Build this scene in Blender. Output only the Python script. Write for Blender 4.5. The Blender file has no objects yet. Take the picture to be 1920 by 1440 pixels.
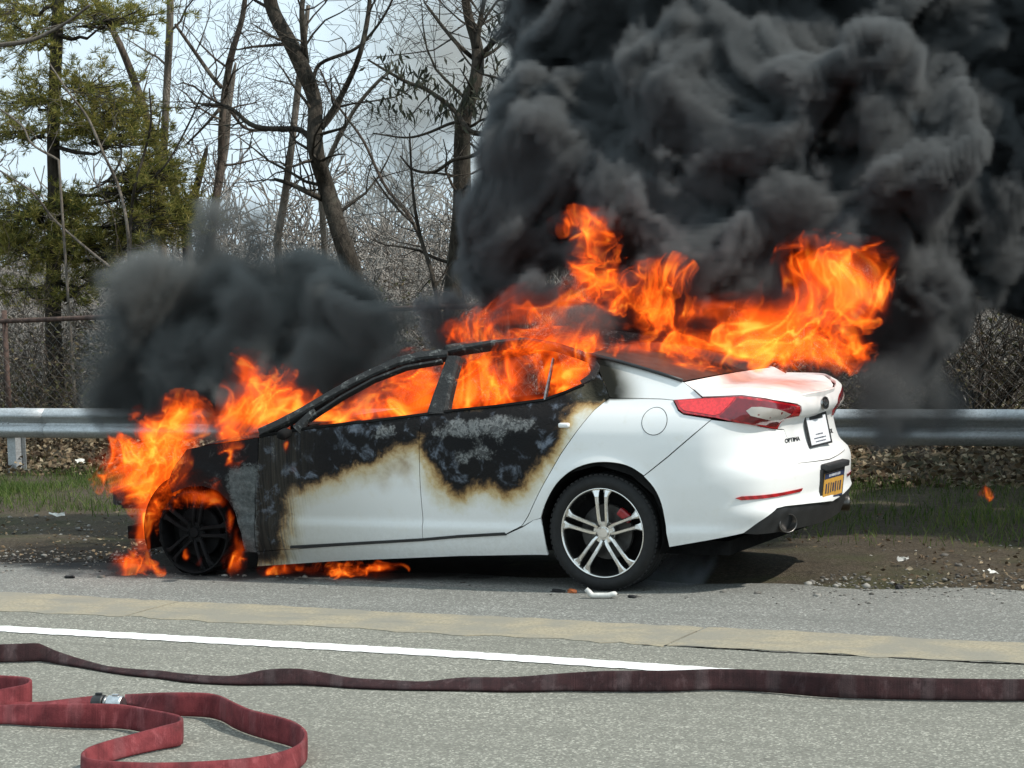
import bpy, bmesh, math, random
import numpy as np
from mathutils import Vector, Matrix, geometry

sc = bpy.context.scene
# ---------------------------------------------------------------- camera
CAMP = Vector((5.1937, -12.1795, 1.8713))
YAW, PIT, ROL, FPX = .4691, -.0549, -.0373, 4160.0
FW = Vector((-math.sin(YAW)*math.cos(PIT), math.cos(YAW)*math.cos(PIT), math.sin(PIT)))
_R0 = Vector((math.cos(YAW), math.sin(YAW), 0)); _U0 = _R0.cross(FW)
RT = _R0*math.cos(ROL) + _U0*math.sin(ROL); UP = -_R0*math.sin(ROL) + _U0*math.cos(ROL)
cam_data = bpy.data.cameras.new('camera'); cam = bpy.data.objects.new('camera', cam_data)
sc.collection.objects.link(cam); sc.camera = cam
cam.matrix_world = Matrix(((RT.x, UP.x, -FW.x, CAMP.x), (RT.y, UP.y, -FW.y, CAMP.y), (RT.z, UP.z, -FW.z, CAMP.z), (0, 0, 0, 1)))
cam_data.sensor_width = 36; cam_data.lens = FPX/1920*36; cam_data.clip_end = 2000; cam_data.clip_start = .05
# ---------------------------------------------------------------- sky and sun
SUN_EL, SUN_AZ = math.radians(48), math.radians(9)      # azimuth measured from +X towards +Y
world = bpy.data.worlds.new('World'); sc.world = world; world.use_nodes = True
_t = world.node_tree; _bg = _t.nodes['Background']
_sky = _t.nodes.new('ShaderNodeTexSky'); _sky.sky_type = 'NISHITA'; _sky.sun_disc = False
_sky.sun_elevation = SUN_EL; _sky.sun_rotation = math.radians(90) - SUN_AZ
_sky.dust_density = 2.5; _sky.air_density = 1.0
_tc = _t.nodes.new('ShaderNodeTexCoord')
_mp = _t.nodes.new('ShaderNodeMapping'); _mp.inputs['Scale'].default_value = (1.6, 1.6, 4.0)
_nz = _t.nodes.new('ShaderNodeTexNoise'); _nz.inputs['Scale'].default_value = 2.2; _nz.inputs['Detail'].default_value = 7; _nz.inputs['Roughness'].default_value = .55
_rp = _t.nodes.new('ShaderNodeValToRGB'); _rp.color_ramp.elements[0].position = .12; _rp.color_ramp.elements[1].position = .42
_mx = _t.nodes.new('ShaderNodeMix'); _mx.data_type = 'RGBA'
_t.links.new(_tc.outputs['Generated'], _mp.inputs[0]); _t.links.new(_mp.outputs[0], _nz.inputs['Vector'])
_t.links.new(_nz.outputs['Fac'], _rp.inputs[0]); _t.links.new(_rp.outputs[0], _mx.inputs[0])
_t.links.new(_sky.outputs[0], _mx.inputs['A']); _mx.inputs['B'].default_value = (8.0, 9.8, 10.9, 1)
_t.links.new(_mx.outputs['Result'], _bg.inputs[0]); _bg.inputs[1].default_value = .1
_sl = bpy.data.lights.new('sun', 'SUN'); _sl.energy = 4.2; _sl.angle = math.radians(.55); _sl.color = (1, .95, .87)
sun = bpy.data.objects.new('sun', _sl); sc.collection.objects.link(sun)
SUND = Vector((math.cos(SUN_AZ)*math.cos(SUN_EL), math.sin(SUN_AZ)*math.cos(SUN_EL), math.sin(SUN_EL)))
sun.rotation_euler = SUND.to_track_quat('Z', 'Y').to_euler(); sun.location = (8, 2, 9)
vs = sc.view_settings; vs.view_transform = 'Standard'; vs.look = 'None'; vs.exposure = 0.0; vs.gamma = 1; vs.use_curve_mapping = False
cy = sc.cycles
cy.max_bounces = 5; cy.diffuse_bounces = 2; cy.glossy_bounces = 2; cy.transmission_bounces = 3; cy.volume_bounces = 0; cy.transparent_max_bounces = 12
cy.caustics_reflective = False; cy.caustics_refractive = False; cy.use_denoising = True; cy.sample_clamp_indirect = 6
cy.volume_step_rate = 1.2; cy.volume_max_steps = 400

# ---------------------------------------------------------------- helpers
random.seed(7); rng = np.random.default_rng(7)
COL = sc.collection

def ray(u, v):
    return FW + RT*((u-960)/FPX) - UP*((v-720)/FPX)
def at_y(u, v, Y):
    d = ray(u, v); return CAMP + d*((Y-CAMP.y)/d.y)
def at_z(u, v, Z=0.0):
    d = ray(u, v); return CAMP + d*((Z-CAMP.z)/d.z)
def project(P):
    d = Vector(P) - CAMP; z = d.dot(FW)
    return 960+FPX*d.dot(RT)/z, 720-FPX*d.dot(UP)/z
_C = np.array(CAMP); _Fn = np.array(FW); _Rn = np.array(RT); _Un = np.array(UP)
def project_np(P):
    d = P - _C; z = d @ _Fn
    return 960+FPX*(d @ _Rn)/z, 720-FPX*(d @ _Un)/z

class NT:
    """small node-tree writer"""
    def __init__(s, tree): s.t = tree; s.n = tree.nodes; s.l = tree.links
    def node(s, typ, **kw):
        n = s.n.new(typ)
        for k, v in kw.items():
            if hasattr(n, k): setattr(n, k, v)
        return n
    def put(s, sock, v):
        if v is None: return
        if isinstance(v, bpy.types.NodeSocket): s.l.new(v, sock)
        elif isinstance(v, (tuple, list)) and len(v) == 3 and sock.type == 'RGBA': sock.default_value = (*v, 1)
        else: sock.default_value = v
    def math(s, op, a, b=None, c=None, clamp=False):
        n = s.n.new('ShaderNodeMath'); n.operation = op; n.use_clamp = clamp
        for i, x in enumerate((a, b, c)): s.put(n.inputs[i], x)
        return n.outputs[0]
    def noise(s, scale, detail=4, rough=.55, vec=None, dist=0, out='Fac'):
        n = s.n.new('ShaderNodeTexNoise'); s.put(n.inputs['Scale'], scale); n.inputs['Detail'].default_value = detail
        n.inputs['Roughness'].default_value = rough; n.inputs['Distortion'].default_value = dist
        s.put(n.inputs['Vector'], vec); return n.outputs[out]
    def voronoi(s, scale, vec=None, feature='F1', out='Distance', rand=1):
        n = s.n.new('ShaderNodeTexVoronoi'); n.feature = feature; n.inputs['Scale'].default_value = scale
        n.inputs['Randomness'].default_value = rand
        s.put(n.inputs['Vector'], vec); return n.outputs[out]
    def ramp(s, fac, stops, interp='LINEAR'):
        n = s.n.new('ShaderNodeValToRGB'); n.color_ramp.interpolation = interp; e = n.color_ramp.elements
        while len(e) < len(stops): e.new(.5)
        for k, (p, c) in enumerate(stops):
            e[k].position = p; e[k].color = (c, c, c, 1) if isinstance(c, (int, float)) else (*c, 1)
        s.put(n.inputs[0], fac); return n.outputs[0]
    def mix(s, fac, a, b, mode='MIX'):
        n = s.n.new('ShaderNodeMix'); n.data_type = 'RGBA'; n.blend_type = mode
        s.put(n.inputs[0], fac); s.put(n.inputs['A'], a); s.put(n.inputs['B'], b); return n.outputs['Result']
    def rng(s, v, a, b, c=0., d=1., smooth=True):
        n = s.n.new('ShaderNodeMapRange'); n.interpolation_type = 'SMOOTHSTEP' if smooth else 'LINEAR'
        s.put(n.inputs[0], v)
        for i, x in enumerate((a, b, c, d)): s.put(n.inputs[i+1], x)
        return n.outputs[0]
    def coord(s, which='Object', scale=None):
        o = s.n.new('ShaderNodeTexCoord').outputs[which]
        if scale:
            m = s.n.new('ShaderNodeMapping'); m.inputs['Scale'].default_value = scale; s.l.new(o, m.inputs[0]); o = m.outputs[0]
        return o
    def geo(s, which='Position', scale=None):
        o = s.n.new('ShaderNodeNewGeometry').outputs[which]
        if scale:
            m = s.n.new('ShaderNodeMapping'); m.inputs['Scale'].default_value = scale; s.l.new(o, m.inputs[0]); o = m.outputs[0]
        return o
    def xyz(s, v):
        n = s.n.new('ShaderNodeSeparateXYZ'); s.put(n.inputs[0], v); return n.outputs
    def attr(s, name, out='Fac'):
        n = s.n.new('ShaderNodeAttribute'); n.attribute_name = name; return n.outputs[out]
    def bump(s, h, strength=.3, dist=.01, normal=None):
        n = s.n.new('ShaderNodeBump'); n.inputs['Strength'].default_value = strength; n.inputs['Distance'].default_value = dist
        s.put(n.inputs['Height'], h); s.put(n.inputs['Normal'], normal); return n.outputs[0]

def new_mat(name):
    m = bpy.data.materials.new(name); m.use_nodes = True
    t = NT(m.node_tree); b = m.node_tree.nodes['Principled BSDF']
    return m, t, b
def simple(name, col, rough=.6, metal=0., var=.25, scale=12, bump=0., coat=0., spec=None, bscale=60, bdist=.004):
    m, t, b = new_mat(name)
    v = t.geo()
    n = t.noise(scale, 5, .6, v)
    c = t.mix(t.rng(n, .3, .7), tuple(x*(1-var) for x in col), tuple(min(1, x*(1+var)) for x in col))
    t.put(b.inputs['Base Color'], c); b.inputs['Roughness'].default_value = rough; b.inputs['Metallic'].default_value = metal
    if coat: b.inputs['Coat Weight'].default_value = coat; b.inputs['Coat Roughness'].default_value = .05
    if spec is not None: b.inputs['Specular IOR Level'].default_value = spec
    if bump: t.put(b.inputs['Normal'], t.bump(t.noise(bscale, 4, .6, v), bump, bdist))
    return m

def link(name, me, m=None, parent=None, smooth=False):
    o = bpy.data.objects.new(name, me); COL.objects.link(o)
    if m is not None: me.materials.append(m)
    if parent is not None: o.parent = parent
    if smooth: me.shade_smooth()
    return o
def mesh_obj(name, verts, faces, m=None, parent=None, smooth=False):
    me = bpy.data.meshes.new(name)
    me.from_pydata([tuple(v) for v in verts], [], [tuple(f) for f in faces]); me.update()
    return link(name, me, m, parent, smooth)
def bm_obj(name, bm, m=None, parent=None, smooth=False):
    me = bpy.data.meshes.new(name); bm.normal_update(); bm.to_mesh(me); bm.free()
    return link(name, me, m, parent, smooth)
def np_obj(name, V, Fc, m=None, parent=None, smooth=False):
    """V n x 3, Fc k x (3 or 4), fast"""
    me = bpy.data.meshes.new(name); n = len(V); k, c = Fc.shape
    me.vertices.add(n); me.vertices.foreach_set('co', np.ascontiguousarray(V, np.float32).ravel())
    me.loops.add(k*c); me.loops.foreach_set('vertex_index', np.ascontiguousarray(Fc, np.int32).ravel())
    me.polygons.add(k); me.polygons.foreach_set('loop_start', np.arange(0, k*c, c, dtype=np.int32))
    me.update(calc_edges=True); me.validate()
    return link(name, me, m, parent, smooth)
def tag(o, label=None, cat=None, group=None, kind=None):
    if label: o['label'] = label
    if cat: o['category'] = cat
    if group: o['group'] = group
    if kind: o['kind'] = kind
    return o
def empty(name, loc=(0, 0, 0)):
    o = bpy.data.objects.new(name, None); COL.objects.link(o); o.location = loc; o.empty_display_size = .1
    return o
def box(bm, c, s, rot=None, bevel=0.):
    r = bmesh.ops.create_cube(bm, size=1.0)['verts']
    M = Matrix.Translation(c) @ (rot.to_4x4() if rot else Matrix.Identity(4)) @ Matrix.Diagonal((*s, 1))
    bmesh.ops.transform(bm, matrix=M, verts=r)
    if bevel:
        es = list({e for v in r for e in v.link_edges})
        bmesh.ops.bevel(bm, geom=es, offset=bevel, segments=2, affect='EDGES', profile=.6)
    return r
def catmull(pts, n=6, closed=False):
    P = [np.array(p, float) for p in pts]; out = []
    if closed: P = [P[-1]] + P + [P[0], P[1]]
    else: P = [2*P[0]-P[1]] + P + [2*P[-1]-P[-2]]
    for i in range(1, len(P)-2):
        a, b, c, d = P[i-1:i+3]
        for k in range(n):
            t = k/n
            out.append(.5*((2*b)+(-a+c)*t+(2*a-5*b+4*c-d)*t*t+(-a+3*b-3*c+d)*t**3))
    if not closed: out.append(P[-2])
    return np.array(out)
def tube(V, Fc, path, radii, sides=6):
    """append a tapered tube to lists V, Fc"""
    n = len(path); base = len(V); up = Vector((0, 0, 1)); prev = None
    P = [Vector(p) for p in path]
    for i in range(n):
        d = (P[min(i+1, n-1)]-P[max(i-1, 0)])
        if d.length < 1e-9: d = Vector((0, 0, 1))
        d.normalize()
        if prev is None:
            a = d.cross(Vector((.31, .9, .2))).normalized()
        else:
            a = (prev - d*prev.dot(d)); a = a.normalized() if a.length > 1e-6 else d.orthogonal().normalized()
        prev = a; b = d.cross(a)
        for k in range(sides):
            t = 2*math.pi*k/sides; V.append(P[i]+(a*math.cos(t)+b*math.sin(t))*radii[i])
    for i in range(n-1):
        for k in range(sides):
            k2 = (k+1) % sides
            Fc.append((base+i*sides+k, base+i*sides+k2, base+(i+1)*sides+k2, base+(i+1)*sides+k))
    Fc.append(tuple(base+k for k in reversed(range(sides)))); Fc.append(tuple(base+(n-1)*sides+k for k in range(sides)))
def lathe(bm, prof, seg=48, axis='Y'):
    """prof list of (radius, along); revolve about the axis through the origin"""
    rings = []
    for r, h in prof:
        ring = []
        for k in range(seg):
            t = 2*math.pi*k/seg
            c = (r*math.cos(t), h, r*math.sin(t)) if axis == 'Y' else (r*math.cos(t), r*math.sin(t), h)
            ring.append(bm.verts.new(c))
        rings.append(ring)
    for a, b in zip(rings, rings[1:]):
        for k in range(seg):
            k2 = (k+1) % seg; bm.faces.new((a[k], a[k2], b[k2], b[k]))
    return rings
def smoothstep(a, b, x):
    t = np.clip((x-a)/(b-a), 0, 1); return t*t*(3-2*t)
# ================================================================ GROUND
def ground_height(X, Y):
    X = np.asarray(X, float); Y = np.asarray(Y, float)
    z = -.02*smoothstep(.6, 2.2, Y)*0 + .12*smoothstep(4.9, 6.2, Y) - 7.0*smoothstep(9, 60, Y)
    return z
def strip(name, x0, x1, y0, y1, z, nx, ny, m, jit=0., hf=None):
    xs = np.linspace(x0, x1, nx); ys = np.linspace(y0, y1, ny)
    X, Y = np.meshgrid(xs, ys); Z = np.full_like(X, z)
    if hf is not None: Z = Z + hf(X, Y)
    V = np.stack([X.ravel(), Y.ravel(), Z.ravel()], 1)
    i = np.arange(nx*ny).reshape(ny, nx)
    Fc = np.stack([i[:-1, :-1].ravel(), i[:-1, 1:].ravel(), i[1:, 1:].ravel(), i[1:, :-1].ravel()], 1)
    return np_obj(name, V, Fc, m, smooth=True)

def asphalt(name, base, tint, scorch=True):
    m, t, b = new_mat(name); v = t.geo()
    sp = t.voronoi(115, v, out='Color'); g = t.xyz(sp)[0]
    fine = t.noise(260, 3, .7, v); mid = t.noise(38, 4, .65, v); big = t.noise(.8, 5, .6, v)
    c = t.ramp(g, [(0, tuple(x*.45 for x in base)), (.3, tuple(x*.82 for x in base)), (.75, tuple(x*1.02 for x in base)), (1, tuple(min(1, x*1.9) for x in tint))])
    c = t.mix(t.rng(fine, .25, .75, 0, .65), c, tuple(x*.55 for x in base))
    c = t.mix(t.rng(mid, .35, .75, 0, .3), c, tint)
    c = t.mix(t.rng(big, .3, .75, 0, .45), c, tuple(x*.66 for x in base))
    # long drag streaks in the driving direction
    st = t.noise(1, 5, .65, t.geo(scale=(.35, 9, 1)))
    c = t.mix(t.rng(st, .45, .72, 0, .42), c, tuple(x*.6 for x in base))
    # hairline cracks
    wv = t.node('ShaderNodeVectorMath', operation='ADD'); t.put(wv.inputs[0], v)
    nn = t.noise(2.2, 4, .6, v, out='Color'); sc_ = t.node('ShaderNodeVectorMath', operation='SCALE'); t.put(sc_.inputs[0], nn); sc_.inputs['Scale'].default_value = .5
    t.put(wv.inputs[1], sc_.outputs[0])
    cr = t.voronoi(.55, wv.outputs[0], 'DISTANCE_TO_EDGE')
    c = t.mix(t.rng(cr, .0, .005, .22, 0), c, (.04, .04, .037))
    if scorch:      # soot and melted drips under and around the burning front
        xx = t.xyz(v); w = t.noise(3.2, 5, .65, v)
        dx = t.math('MULTIPLY', t.math('ADD', xx[0], 2.9), .38); dy = t.math('MULTIPLY', t.math('ADD', xx[1], .1), .98)
        r = t.math('SQRT', t.math('ADD', t.math('MULTIPLY', dx, dx), t.math('MULTIPLY', dy, dy)))
        r = t.math('ADD', r, t.math('MULTIPLY', t.math('SUBTRACT', w, .5), .6))
        c = t.mix(t.rng(r, .72, .98, .93, 0), c, (.012, .012, .012))
    t.put(b.inputs['Base Color'], c); b.inputs['Roughness'].default_value = .88; b.inputs['Specular IOR Level'].default_value = .25
    h = t.math('ADD', g, t.math('MULTIPLY', fine, .8))
    t.put(b.inputs['Normal'], t.bump(h, .55, .006)); return m
M_ROAD = asphalt('road_asphalt', (.24, .236, .20), (.355, .347, .295))
M_SHOULDER = asphalt('shoulder_asphalt', (.222, .221, .20), (.33, .328, .30))

def earth_mat():
    m, t, b = new_mat('earth'); v = t.geo()
    n1 = t.noise(6, 6, .65, v); n2 = t.noise(45, 5, .7, v); n3 = t.noise(1.1, 4, .6, v)
    c = t.ramp(n2, [(.25, (.028, .022, .017)), (.5, (.085, .068, .048)), (.68, (.15, .125, .09)), (.82, (.26, .22, .165))])
    c = t.mix(t.rng(n1, .4, .7, 0, .6), c, (.045, .037, .027))
    c = t.mix(t.rng(n3, .45, .65, 0, .5), c, (.06, .07, .028))
    xx = t.xyz(v); dx = t.math('MULTIPLY', t.math('ADD', xx[0], 2.9), .42); dy = t.math('MULTIPLY', t.math('ADD', xx[1], .1), .8)
    r = t.math('SQRT', t.math('ADD', t.math('MULTIPLY', dx, dx), t.math('MULTIPLY', dy, dy)))
    r = t.math('ADD', r, t.math('MULTIPLY', t.math('SUBTRACT', n1, .5), .7))
    c = t.mix(t.rng(r, .7, 1.05, .9, 0), c, (.011, .010, .009))
    t.put(b.inputs['Base Color'], c); b.inputs['Roughness'].default_value = .95; b.inputs['Specular IOR Level'].default_value = .15
    t.put(b.inputs['Normal'], t.bump(t.math('ADD', n2, t.math('MULTIPLY', n1, .6)), .8, .03)); return m
M_EARTH = earth_mat()

# one sheet to the horizon, finer near the place
def make_ground():
    xs = np.concatenate([[-600, -200, -80, -40, -25], np.arange(-16, 9.01, .12), [14, 25, 45, 90, 200, 600]])
    ys = np.concatenate([[-200, -60, -25, -12], np.arange(-7, 9.01, .12), [10, 12, 15, 20, 28, 40, 70, 150, 400, 900]])
    X, Y = np.meshgrid(xs, ys); Z = ground_height(X, Y)
    k = smoothstep(-.35, .3, Y)*(np.abs(X+4) < 13)
    # smooth lumps in the dirt verge
    lump = np.zeros_like(X); r2 = np.random.default_rng(5)
    for _ in range(60):
        fx, fy = r2.normal(0, 2.6, 2); ph = r2.uniform(0, 6.28); lump += np.sin(fx*X+fy*Y+ph)
    Z = Z + k*(lump/60**.5*.014 - .012) - .03*(1-k)*(Y < .2)
    V = np.stack([X.ravel(), Y.ravel(), Z.ravel()], 1); ny, nx = X.shape
    i = np.arange(nx*ny).reshape(ny, nx)
    Fc = np.stack([i[:-1, :-1].ravel(), i[:-1, 1:].ravel(), i[1:, 1:].ravel(), i[1:, :-1].ravel()], 1)
    tag(np_obj('ground', V, Fc, M_EARTH, smooth=True), kind='structure')
make_ground()

# asphalt with a ragged outer edge towards the verge
def ragged_sheet(name, x0, x1, y0, yfun, z, m, thick=.03, step=.04):
    xs = np.arange(x0, x1, step); V = []; Fc = []
    for x in xs:
        ye = yfun(x); V += [(x, y0, z), (x, (y0+ye)/2, z), (x, ye-.05, z), (x, ye, z-.012), (x, ye+.03, z-thick)]
    for i in range(len(xs)-1):
        a = i*5
        for k in range(4): Fc.append((a+k, a+5+k, a+6+k, a+1+k))
    return mesh_obj(name, V, Fc, m, smooth=False)
_ph = [(random.uniform(.6, 9), random.uniform(0, 6.28), random.uniform(.3, 1)) for _ in range(18)]
def edge_y(x):
    return -.42 + .03*(x+1) + sum(math.sin(f*x+p)*a/(f+1.2) for f, p, a in _ph)*.10
tag(ragged_sheet('road_shoulder', -16, 9, -2.0, edge_y, 0.0, M_SHOULDER), kind='structure')
# travel lane this side of the concrete strip, slightly lower than the strip
tag(strip('road', -60, 40, -30, -2.2, -.002, 60, 12, M_ROAD), kind='structure')

# old concrete edge strip in slabs with open joints
def concrete_mat():
    m, t, b = new_mat('strip_concrete'); v = t.geo()
    n = t.noise(55, 5, .7, v); n2 = t.noise(3, 5, .6, v); n3 = t.noise(2.2, 6, .7, t.geo(scale=(.5, 6, 1)))
    c = t.ramp(n, [(.25, (.17, .145, .10)), (.5, (.30, .26, .18)), (.75, (.42, .37, .265))])
    c = t.mix(t.rng(n2, .35, .65, 0, .8), c, (.21, .20, .165))
    c = t.mix(t.rng(n3, .5, .72, 0, .6), c, (.17, .165, .14))
    t.put(b.inputs['Base Color'], c); b.inputs['Roughness'].default_value = .9
    t.put(b.inputs['Normal'], t.bump(n, .5, .005)); return m
M_STRIP = concrete_mat()
strip_root = tag(empty('edge_strip', (0, -2.1, 0)), kind='structure')
_j = [-16, -12.6, -9.1, -5.6, -2.25, 1.02, 4.4, 7.9]
for a, c in zip(_j, _j[1:]):
    V = []; n = 40
    xs = np.linspace(a+.008, c-.008, n)
    for k, x in enumerate(xs):
        sk = .17*(x-a > 1.2 and 0 or 0)
        yn = -2.386 - .018*x + .016*math.sin(5*x) + .014*math.sin(17*x+1) + random.uniform(-.012, .012) - (.02 if random.random() < .12 else 0)
        yf = -1.842 - .029*x + .014*math.sin(4*x+2) + .010*math.sin(23*x) + random.uniform(-.012, .012)
        V += [(x, yn, -.03), (x, yn+.008, .0015), (x, (yn+yf)/2, .004), (x, yf-.006, .0025), (x, yf, -.03)]
    Fc = [(i*5+k, i*5+5+k, i*5+6+k, i*5+1+k) for i in range(n-1) for k in range(4)]
    Fc += [(4, 3, 2, 1, 0), tuple((n-1)*5+k for k in range(5))]
    o = mesh_obj('slab', V, Fc, M_STRIP, strip_root); o.location = (0, 2.1, 0)
# tar filling between lane and strip, broken up
M_TAR = simple('tar', (.03, .03, .028), .7, var=.3)
tar = tag(strip('tar_joint', .9, 9, -2.425, -2.385, .001, 400, 3, M_TAR), kind='structure')
tar.data.vertices.foreach_get('co', _co := np.zeros(400*3*3)); _co = _co.reshape(-1, 3)
_co[:, 1] += -.018*_co[:, 0] + (np.sin(_co[:, 0]*7)+np.sin(_co[:, 0]*19))*.006; _co[400*0:400, 1] += np.random.default_rng(3).uniform(0, .038, 400)*(np.sin(np.arange(400)*.21) < .3)+.02
tar.data.vertices.foreach_set('co', _co.ravel())

# painted white edge line
def paint_mat():
    m, t, b = new_mat('white_road_paint'); v = t.geo()
    n = t.noise(140, 4, .7, v); n2 = t.noise(9, 5, .65, v)
    c = t.mix(t.rng(n, .55, .8, 0, .5), (.83, .83, .80), (.5, .5, .47)); c = t.mix(t.rng(n2, .58, .75, 0, .45), c, (.55, .55, .52))
    t.put(b.inputs['Base Color'], c); b.inputs['Roughness'].default_value = .7; t.put(b.inputs['Normal'], t.bump(n, .4, .003)); return m
def line_edge(x, s): return .004*math.sin(31*x+s)+.004*math.sin(67*x+2*s)+random.uniform(-.003, .003)
xs = np.arange(-16, 9, .03); V = []; Fc = []
for x in xs:
    y = -2.876-.012*(x+.6)-.016*max(0, x+.6)**2; V += [(x, y-.078+line_edge(x, 0), .0022), (x, y+.078+line_edge(x, 3), .0022)]
Fc = [(2*i, 2*i+2, 2*i+3, 2*i+1) for i in range(len(xs)-1)]
tag(mesh_obj('white_edge_line', V, Fc, paint_mat()), kind='structure')
# ================================================================ GUARDRAIL, FENCE
GR_Y = 4.9
def galv(name, base, dirt=.5):
    m, t, b = new_mat(name); v = t.geo()
    n = t.noise(20, 5, .65, v); st = t.noise(1, 5, .7, t.geo(scale=(1.2, 1, 26))); sp = t.voronoi(70, v, out='Color')
    c = t.mix(t.xyz(sp)[0], tuple(x*.85 for x in base), tuple(x*1.1 for x in base)); c = t.mix(t.rng(st, .45, .75, 0, dirt), c, (.16, .15, .13)); c = t.mix(t.rng(n, .62, .8, 0, .5), c, (.13, .10, .075))
    t.put(b.inputs['Base Color'], c); b.inputs['Metallic'].default_value = .55; t.put(b.inputs['Roughness'], t.rng(n, .2, .8, .38, .62)); return m
M_GALV = galv('galvanised_steel', (.52, .54, .55))
def rail_z(x): return .602-.0045*(x+4)
rail = tag(empty('guardrail', (-4, GR_Y, 0)), 'galvanised steel highway guardrail running behind the burning car', 'guardrail')
def put(o, parent, w):
    o.parent = parent; o.location = o.location-Vector(w); return o
prof = [(0.02, .0), (-.012, -.002), (-.030, -.018), (-.058, -.052), (-.064, -.072), (-.058, -.092), (-.024, -.128), (-.012, -.146), (-.012, -.156), (-.024, -.174), (-.058, -.210), (-.064, -.230), (-.058, -.250), (-.030, -.284), (-.012, -.300), (.02, -.302)]
def beam(x0, x1, dy):
    n = 30; V = []; xs = np.linspace(x0, x1, n); r = random.Random(int(x0*7))
    for x in xs:
        j = .004*math.sin(1.7*x)+.003*math.sin(4.1*x)
        for y, z in prof: V.append((x, GR_Y+y+j+dy, rail_z(x)+z*.93))
    k = len(prof); Fc = [(i*k+j, (i+1)*k+j, (i+1)*k+j+1, i*k+j+1) for i in range(n-1) for j in range(k-1)]
    o = mesh_obj('beam', V, Fc, M_GALV, smooth=True); put(o, rail, (-4, GR_Y, 0))
    md = o.modifiers.new('t', 'SOLIDIFY'); md.thickness = .004
jo = [-24, -16.8, -9.2+.35, -1.6+.35, 6.0, 13.6]
for i, (a, c) in enumerate(zip(jo, jo[1:])): beam(a, c+.32, -.005*(i % 2))
post_x = [at_y(16, 860, GR_Y).x + 3.81*k for k in range(-2, 5)]
for x in post_x:
    bm = bmesh.new()
    for dy, dx, sx, sy in ((.055, 0, .10, .006), (.205, 0, .10, .006), (.13, 0, .005, .145)): box(bm, (x+dx, GR_Y+dy, .2), (sx, sy, .84))
    box(bm, (x, GR_Y+.03, rail_z(x)-.14), (.10, .05, .26)); put(bm_obj('post', bm, M_GALV), rail, (-4, GR_Y, 0))
    for k in (-1, 1):
        bm = bmesh.new(); bmesh.ops.create_icosphere(bm, subdivisions=1, radius=.016); o = bm_obj('bolt', bm, M_GALV, smooth=True); o.location = (x+.03*k, GR_Y-.016, rail_z(x)-.142); o.parent = rail; o.location -= Vector((-4, GR_Y, 0))

FN_Y = 6.5
M_RUST = simple('rusty_pipe', (.075, .045, .035), .85, var=.5, scale=18, bump=.4)
M_WIRE = simple('fence_wire', (.16, .155, .145), .6, metal=.3, var=.4, scale=8)
fence = tag(empty('chain_link_fence', (-4, FN_Y, 0)), 'rusty chain-link fence with a top rail in front of the brush', 'fence')
def fz(x): return 1.455
V, Fc = [], []; xs = np.arange(-16, 8.1, .8)
tube(V, Fc, [Vector((x, FN_Y, fz(x)+.006*math.sin(x*1.3)-.012*math.sin(x*.37))) for x in xs], [.026]*len(xs), 8); put(mesh_obj('top_rail', V, Fc, M_RUST, smooth=True), fence, (-4, FN_Y, 0))
for x in np.arange(at_y(5, 600, FN_Y).x-6, 8, 3.0):
    V, Fc = [], []; tube(V, Fc, [Vector((x, FN_Y+.03, -.1)), Vector((x, FN_Y+.03, 1.56))], [.03, .03], 8); put(mesh_obj('fence_post', V, Fc, M_RUST, smooth=True), fence, (-4, FN_Y, 0))
def segs_mesh(name, A, B, ra, rb, m, parent=None, sides=3):
    """many tapered prisms at once; A, B n x 3 ends"""
    A = np.asarray(A, np.float32); B = np.asarray(B, np.float32); ra = np.asarray(ra, np.float32); rb = np.asarray(rb, np.float32); n = len(A)
    d = B-A; d /= np.maximum(np.linalg.norm(d, axis=1), 1e-6)[:, None]
    h = np.where(np.abs(d[:, 2:3]) < .9, np.array([[0, 0, 1.]]), np.array([[1., 0, 0]])); a = np.cross(d, h); a /= np.linalg.norm(a, axis=1)[:, None]; b = np.cross(d, a)
    V = []
    for P, r in ((A, ra), (B, rb)):
        for k in range(sides):
            t = 2*math.pi*k/sides; V.append(P+(a*math.cos(t)+b*math.sin(t))*r[:, None])
    V = np.stack(V, 1).reshape(-1, 3); base = (np.arange(n)*2*sides)[:, None]
    Fc = np.concatenate([base+np.array([[k, (k+1) % sides, sides+(k+1) % sides, sides+k]]) for k in range(sides)], 0)
    return np_obj(name, V, Fc, m, parent, smooth=True)
A, B = [], []; pt = .058; x0, x1, zt_ = -13.5, 5.5, 1.44; nrow = int(zt_/pt)
for i in range(int((x1-x0)/pt)):
    for k in range(nrow):
        xa = x0+pt*i; s = 1 if (i+k) % 2 else -1
        A.append((xa-s*pt/2*.98, FN_Y-.03-.004*s, .02+k*pt)); B.append((xa+s*pt/2*.98, FN_Y-.03+.004*s, .02+(k+1)*pt))
A = np.array(A); B = np.array(B)
for Q in (A, B): Q[:, 1] += .025*np.sin(Q[:, 0]*2.1)+.02*np.sin(Q[:, 2]*5+Q[:, 0])
o = segs_mesh('wire_mesh', A, B, np.full(len(A), .0021), np.full(len(A), .0021), M_WIRE); put(o, fence, (-4, FN_Y, 0)); o['kind'] = 'stuff'

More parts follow.
